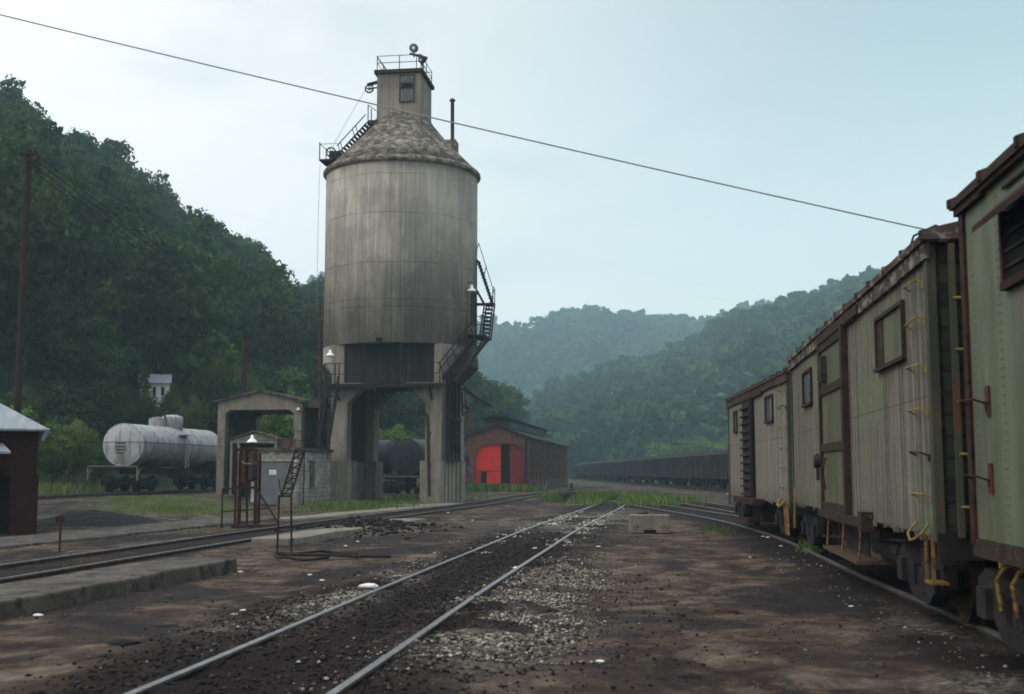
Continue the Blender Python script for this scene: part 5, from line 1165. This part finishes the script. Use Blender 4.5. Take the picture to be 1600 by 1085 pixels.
# trees one can tell apart
def solo(px, pyb, pyt, Y, wpx, pr, label, z=None, dz=0):
    a = at(px, pyt, Y); zz = 0 if z is None else z; H = a.z-zz; put_tree(a.x, Y, zz, H/1.16, wpx/F*Y/1.05, pr, label, None)
solo(1037,725,682,255,70,PALE[0],'small pale green rounded tree behind the hoppers, left of the pale clump')
solo(1090,725,674,250,85,PALE[1],'larger pale green tree behind the hoppers, middle of the pale clump')
solo(1128,720,680,245,70,PALE[0],'pale green tree behind the hoppers next to the far boxcar')
solo(785,690,588,210,105,PROTB[0],'dark round tree standing behind the engine shed monitor roof')
solo(835,700,650,330,60,PROTB[1],'green tree low in the valley notch beside the engine shed')
solo(735,700,606,190,80,PROTB[1],'dark tree between the tower pier and the engine shed')
solo(612,765,648,92,95,PALE[1],'light green bushy tree seen through the left of the tower arch')
solo(648,765,690,95,60,PALE[0],'light green bush seen through the right of the tower arch')
solo(118,745,640,64,75,PALE[1],'yellow green bush left of the silver tank car')
solo(244,665,604,90.5,80,PROTB[1],'dark bushy tree hiding the lower half of the white house', z=2.0)
solo(218,660,590,88,62,PROTB[2],'dark bush hiding the lower left of the white house', z=2.5)
solo(270,660,592,87,60,PROTB[0],'dark bush hiding the lower right of the white house', z=2.5)
solo(226,600,560,91,26,PROTB[1],'slim tree crossing the left edge of the white house', z=6)
solo(172,690,582,80,105,PROTB[0],'rounded olive tree behind the left end of the tank car', z=2.0)
solo(330,690,515,86,120,PROTB[2],'tall mid green tree behind the right end of the tank car', z=.5)
solo(262,575,425,103,150,PROTB[1],'big spreading tree above the white hillside house', z=17)
solo(430,700,610,80,100,PALE[0],'light green tree seen through the concrete portal', z=.3)
solo(425,700,560,110,110,PROTB[2],'mid green tree rising behind the concrete portal', z=1.5)
solo(110,700,640,70,90,PALE[1],'pale green shrub on the bank between the shed and the tank car', z=.5)
solo(375,700,545,96,85,PALE[0],'light green tree left of the rust brown pole', z=2.5)
solo(300,700,600,79,70,PALE[1],'light olive shrub behind the tank car dome', z=1.0)
solo(462,700,590,90,80,PALE[1],'pale green tree between portal and tower', z=1.0)
solo(40,700,590,70,120,PROTB[0],'dark bushy tree behind the brick shed roof', z=1.0)
solo(85,740,675,61,70,PROTB[2],'low dark bush between brick shed and tank car', z=.3)
solo(150,745,690,67,60,PROTB[1],'low shrub right behind the tank car end', z=.3)
solo(20,560,440,84,150,PROTB[2],'broad dark tree behind the foot of the tall pole', z=7)
# skyline trees on the far crest
for k, (px, top, wv) in enumerate(((830,490,8), (772,490,14), (862,484,26), (892,480,30), (925,476,34), (955,482,26), (1125,492,6), (805,499,8), (876,481,18))):
    a = at(px, top, 1085); zb = at(px, 512, 1085).z; put_tree(a.x, 1085, zb-3, (a.z-zb+3)/1.12, wv/F*1085, PROT[k % 5], 'small lone tree on the skyline of the far hill' if k in (0,6,7) else 'tree in the clump on the crest of the far hill', 'skyline trees of the far hill')
# white house on the hillside
a = at(243,600,94); hs = empty('white_house', (a.x,94,a.z-2.9), -14, 'small white house half hidden among hillside trees', 'house')
MB().box((-1.15,0,-1.5), (1.05,2.2,3.0)).build('wall', M['white_wood'], hs); MB().prism([(-.25,2.95), (1.1,3.75), (2.45,2.95)], -1.3, 1.2, 'yz').build('roof', M['tin_roof'], hs)
for x in (-.85,-.2,.45): MB().box((x,-.03,2.0), (x+.24,-.002,2.65)).build('window', M['void'], hs)
# ------------------------------------------------------------------ weeds, gravel, rubble
def grass(name, zones, hmin, hmax, mat, label, seed):
    r = np.random.default_rng(seed); P = []
    for cx, cy, rx, ry, n, hs_ in zones:
        a = r.uniform(0, 6.28, n); q = np.minimum(np.abs(r.normal(0,.62,n)), 1.6); P.append(np.stack([cx+np.cos(a)*q*rx, cy+np.sin(a)*q*ry, np.full(n, hs_)], 1))
    P = np.concatenate(P); dl, _ = dist_to(LEFT, P[:,0], P[:,1]); dm2, _ = dist_to(MAIN, P[:,0], P[:,1]); P = P[(dl > 1.0) & (dm2 > .5)]
    cl = fbm(P[:,0], P[:,1], .9, 3, seed); P = P[cl > r.uniform(.30,.52,len(P))]
    z = ground_h(P[:,0], P[:,1])-.02; n = len(P); h = P[:,2]*r.uniform(hmin,hmax,n); a = r.uniform(0,6.28,n); w_ = h*r.uniform(.05,.11,n)
    lx = r.normal(0,.32,n)*h; ly = r.normal(0,.32,n)*h; dx = np.cos(a)*w_; dy = np.sin(a)*w_; b = np.stack([P[:,0],P[:,1],z], 1)
    V = np.stack([b+np.stack([-dx,-dy,0*z],1), b+np.stack([dx,dy,0*z],1), b+np.stack([lx*.5+dx*.8,ly*.5+dy*.8,h*.62],1), b+np.stack([lx,ly,h],1)], 1).reshape(-1,3)
    me = np_mesh(name, V, np.arange(n*4).reshape(-1,4), M[mat], {'tint': np.repeat(r.random(n),4)}); o = bpy.data.objects.new(name, me); C.objects.link(o); tag(o, label, 'grass', kind='stuff')
grass('grass', [(-7.6,55.5,1.9,3.6,5000,1.0), (-5.6,60.5,1.4,3,2200,.9), (-5.6,70,2.6,3.0,2500,1.2), (-1.5,98.2,2.9,1.2,4500,2.2), (6.3,68.5,2.8,8.5,18000,1.45), (4.2,78,2.2,6,4000,1.2), (4.6,60,.8,4,900,1.0), (-13.2,46.5,3.0,3.0,3200,.45), (-16,52,3,3,1200,.4), (-21.5,64,1.2,3,900,.9), (7.75,27.8,.30,.6,500,1.5), (6.1,24.5,.25,.7,200,.8), (1.6,14.0,.5,.3,90,.14), (-9.6,36,2.0,4,700,.4), (-26,60,3,7,5000,2.0), (5.6,34,.4,2,200,.6)], .14, .36, 'grass_blade', 'pale green weeds growing in tufts between the tracks', 3)
def rocks(name, pts, smin, smax, mat, label, seed, cat='gravel', kind='stuff', sink=.3):
    r = np.random.default_rng(seed); n = len(pts); B = np.array([[0,0,1],[.94,0,.1],[.2,.9,0],[-.8,.5,.12],[-.7,-.6,-.05],[.3,-.95,.1],[0,0,-.7]]); T = [(0,1,2),(0,2,3),(0,3,4),(0,4,5),(0,5,1),(6,2,1),(6,3,2),(6,4,3),(6,5,4),(6,1,5)]
    s = r.uniform(smin,smax,n)*r.choice([.6,1,1,1.5], n); a = r.uniform(0,6.28,n); J = B[None]*(1+r.normal(0,.22,(n,7,1))); J = J*np.array([1,1,.62]); c_, s_ = np.cos(a), np.sin(a)
    V = np.stack([J[:,:,0]*c_[:,None]-J[:,:,1]*s_[:,None], J[:,:,0]*s_[:,None]+J[:,:,1]*c_[:,None], J[:,:,2]], -1)*s[:,None,None]; V += np.stack([pts[:,0],pts[:,1],pts[:,2]+s*sink], 1)[:,None,:]
    Q = (np.array(T)[None]+np.arange(n)[:,None,None]*7).reshape(-1,3); me = np_mesh(name, V.reshape(-1,3), Q, M[mat], {'tint': np.repeat(r.random(n),7)}, k=3); o = bpy.data.objects.new(name, me); C.objects.link(o); tag(o, label, cat, kind=kind); return o
def rock_mat(name, stops):
    g = G(name); col = g.ramp(g.attr('tint'), stops); g.bump(g.noise(g.obj(), 60, 3), .3, .01); return g.fin(col, .92)
M['gravel'] = rock_mat('limestone_gravel', [(.0,(.035,.03,.027)), (.45,(.105,.094,.08)), (.85,(.25,.23,.20)), (1.0,(.48,.46,.42))])
M['lime'] = rock_mat('lime_lumps', [(.0,(.12,.11,.095)), (.6,(.28,.265,.23)), (1.0,(.55,.53,.49))])
M['cinder'] = rock_mat('cinder_lumps', [(.0,(.007,.007,.008)), (.6,(.017,.015,.015)), (.92,(.035,.03,.027)), (1.0,(.08,.07,.06))])
def scatter(n, fn, seed):
    r = np.random.default_rng(seed); P = fn(r, n); z = ground_h(P[:,0], P[:,1]); return np.stack([P[:,0],P[:,1],z], 1)
LM = np.array([(p.x,p.y) for p in MAIN])
def by_track(y0, y1, off, sd, cy=None, L=LM):
    def f(r, n):
        y = r.uniform(y0,y1,n) if cy is None else np.clip(r.normal(cy[0],cy[1],n), y0, y1); x = np.interp(y, L[:,1], L[:,0])+off+r.normal(0,sd,n); return np.stack([x,y],1)
    return f
gpts = np.concatenate([scatter(12000, by_track(10.6,20,1.45,.42,(14.3,2.0)), 1), scatter(5000, by_track(15,25,1.55,.38,(19,2.0)), 2), scatter(1500, by_track(10,24,-1.15,.22,(17,3)), 3), scatter(1500, by_track(26,50,0,1.1), 4), scatter(300, by_track(8,14,.9,.5,(10.3,.9)), 6), scatter(420, lambda r, n: np.stack([np.interp(y := r.uniform(6,24,n), [6,24],[3.6,5.4])+r.normal(0,.28,n), y],1), 8)])
gn_ = fbm(gpts[:,0], gpts[:,1], .8, 3, 77); gpts = gpts[gn_ > .44+np.random.default_rng(1).normal(0,.05,len(gpts))]
rocks('gravel', gpts, .008, .021, 'gravel', 'pale limestone gravel spilled beside the middle track', 1)
cpts = np.concatenate([scatter(9000, by_track(7,30,0,.75), 11), scatter(2500, by_track(7,20,1.5,.9), 12), scatter(1500, by_track(7,16,-1.35,.35), 13), scatter(500, lambda r, n: np.stack([r.uniform(-6,6,n), r.uniform(7,34,n)],1), 14)])
dmx, _ = dist_to(MAIN, cpts[:,0], cpts[:,1]); cpts = cpts[np.abs(dmx-GA) > .07]
rocks('cinders', cpts, .007, .022, 'cinder', 'black cinder ballast between and beside the middle rails', 2, 'cinders')
def lump(name, s_, mat, lab, seed, cat):
    import bmesh
    rr = random.Random(seed); bm = bmesh.new(); bmesh.ops.create_icosphere(bm, subdivisions=2, radius=s_)
    off = [Vector((rr.uniform(-1,1),rr.uniform(-1,1),rr.uniform(-1,1))).normalized() for _ in range(6)]
    for v in bm.verts:
        n_ = v.co.normalized(); k = 1-.22*max(0, max(n_.dot(o_) for o_ in off)-.55)/.45+rr.uniform(-.06,.06); v.co = v.co*k; v.co.z = max(v.co.z*.6, -s_*.25)
    me = bpy.data.meshes.new(name); bm.to_mesh(me); bm.free(); me.materials.append(mat); o = bpy.data.objects.new(name, me); C.objects.link(o); return tag(o, lab, cat)
lp_ = scatter(2400, lambda r, n: (lambda y: np.stack([np.interp(y, LM[:,1], LM[:,0])+r.choice([-GA,GA,GA],n)+r.normal(.10,.22,n), y],1))(np.clip(r.normal(38,7,n), 24, 54)), 21)
nz_ = fbm(lp_[:,0], lp_[:,1], 1.1, 3, 88); lp_ = lp_[nz_ > .50]
rocks('lime_spill', lp_, .020, .048, 'lime', 'white lime spilled along the far rails of the middle track', 9, 'spill', sink=-.1)
M['dirt_stone'] = rock_mat('dirt_stones', [(.0,(.012,.010,.009)), (.6,(.05,.036,.028)), (.93,(.11,.085,.066)), (1.0,(.26,.23,.19))])
dp = scatter(16000, lambda r, n: (lambda y: np.stack([r.uniform(-.75,.5,n)*y*.62, y],1))(6+34*r.random(n)**1.6), 31); dn_ = fbm(dp[:,0], dp[:,1], 1.4, 3, 66); dp = dp[dn_ > .50]
rocks('dirt_stones', dp, .006, .018, 'dirt_stone', 'small brown and dark stones strewn over the dirt', 12, 'stones', sink=.1)
# white lumps and scraps one can count
LUMP = [(575,925,.16,'big white flat stone beside the left rail of the middle track'), (367,962,.06,'small white lump on the dirt left of the middle track'), (380,957,.05,'tiny white lump next to another left of the middle track'), (503,906,.05,'white lump below the coiled hose'), (484,895,.05,'white lump beside the coiled hose'), (559,844,.05,'white lump on the rubble bank'), (540,850,.05,'off-white lump left of the rubble bank'), (60,960,.07,'pale lump at the foot of the long kerb'), (376,888,.06,'pale lump at the end of the long kerb'), (938,1030,.05,'white lump in the black cinders near the bottom'), (1192,840,.06,'white paper scrap beside the rusty track'), (1200,842,.06,'second white scrap beside the rusty track'), (1172,870,.035,'small white lump on the dirt before the boxcars'), (836,860,.06,'pale brown lump beside the right middle rail'), (935,856,.06,'tan lump on the dark ground right of the middle track'), (1330,950,.04,'small pale lump near the boxcars'), (808,890,.13,'white splashed lump on the right middle rail'), (1137,772,.10,'white lump at the foot of the far boxcar'), (1220,855,.05,'pale lump by the rusty rail'), (700,803,.07,'white lump before the right tower pier'), (738,812,.05,'white dot stone on the brown dirt'), (640,806,.09,'pale slab fragment before the tower'), (1010,776,.08,'white lump in the weeds')]
for k, (px, py, s, lab) in enumerate(LUMP):
    if s == 0: continue
    q = gp(px, py); P = np.array([[0,0,0.]]); o = lump('stone_lump', s*.62, M['stone_white'], lab, 300+k, 'stone'); o.location = (q.x,q.y,float(ground_h([q.x],[q.y])[0])+s*.1); o.scale = (1.5,1,.8)
DARK = [(193,1002,.14,'dark clod on the mud at lower left'), (262,976,.10,'thin dark clod on the mud, upper of the left ones'), (776,821,.10,'rusty brown lump on the dirt before the tower track'), (1050,935,.07,'dark brown clod mid-foreground'), (1078,1053,.09,'dark clod near the bottom right of centre'), (1135,952,.12,'brown clod with a stain beside it'), (415,934,.06,'dark clod below the kerb end'), (1206,1075,.10,'rusty clod at the very bottom')]
for k, (px, py, s, lab) in enumerate(DARK):
    q = gp(px, py); o = lump('clod', s*.8, M['rust_dark' if 'rust' in lab or 'brown' in lab else 'coal'], lab, 400+k, 'clod'); o.location = (q.x,q.y,float(ground_h([q.x],[q.y])[0])); o.scale = (1.8,1,.7)
# coal pile beside the brick shed
def pile(name, cx, cy, rx, ry, h, mat, label, seed, cat):
    n = 40; xs = np.linspace(-1.3,1.3,n); X, Y = np.meshgrid(xs, xs); rr = np.hypot(X,Y); Z = h*np.clip(1-rr,0,1)**.9*(.75+.5*fbm(X*9,Y*9,3,3,seed))+.03*vnoise(X*30,Y*30,1,seed)-.04
    V = np.stack([(X*rx).ravel(),(Y*ry).ravel(),Z.ravel()],1); i, j = np.meshgrid(np.arange(n-1), np.arange(n-1)); a = (j*n+i).ravel(); me = np_mesh(name, V, np.stack([a,a+1,a+n+1,a+n],1), M[mat]); o = bpy.data.objects.new(name, me); C.objects.link(o); o.location = (cx,cy,float(ground_h([cx],[cy])[0])); tag(o, label, cat, kind='thing'); return o
pile('coal_pile', -13.4, 38.5, 2.4, 1.8, .55, 'coal', 'black coal pile beside the brick shed', 4, 'coal pile')
rocks('rubble', scatter(1500, lambda r, n: np.stack([-4.2+r.normal(0,.95,n), 34.6+r.normal(0,1.6,n)],1), 15), .02, .07, 'cinder', 'loose dark rubble on the low bank left of the middle track', 5, 'rubble')
a = gp(1143,787); o = MB().tube((0,0,-.1), (0,0,.62), .05, 8).build('marker_post', M['rust'], None); o.location = (a.x-.1,a.y,0); tag(o, 'short rusty post beside the far boxcar', 'post')
a = gp(93,862); o = MB().tube((0,0,-.1), (0,0,.75), .022, 6).box((-.1,-.01,.6), (.08,.01,.72)).build('marker_post', M['rust_dark'], None); o.location = (a.x,a.y,0); tag(o, 'thin rusty stake before the coal pile', 'post')
a = gp(893,771); o = MB().lathe([(.0,0),(.3,.02),(.25,.35),(.1,.4),(.1,.8),(.0,.82)], 10).build('switch_stand', M['black_iron'], None); o.location = (a.x,a.y,-.05); tag(o, 'small black switch stand at the corner of the engine shed', 'switch stand')
mb = MB()
for k in range(7): mb.beam((-.6+random.uniform(-.1,.1),-.3+.1*k,.03+.012*k), (.6+random.uniform(-.1,.1),-.25+.09*k,.05+.012*k), .09)
o = mb.build('timber_scrap', M['tie'], None); a = gp(180,800,.3); o.location = (a.x,a.y,float(ground_h([a.x],[a.y])[0])+.02); tag(o, 'dark scrap timbers in the grass before the tank car', 'scrap')
# ------------------------------------------------------------------ haze
mb = MB(); mb.box((-1300,-60,-14), (1300,1330,235)); g = G('valley_haze'); g.t.nodes.remove(g.b); v = g.n('ShaderNodeVolumePrincipled'); v.inputs['Color'].default_value = (.60,.88,1.0,1); v.inputs['Density'].default_value = .00052; v.inputs['Anisotropy'].default_value = .1
g.l(v.outputs[0], g.o.inputs['Volume']); o = mb.build('haze', g.m, None); tag(o, 'thin blue haze filling the valley', 'haze', kind='stuff')
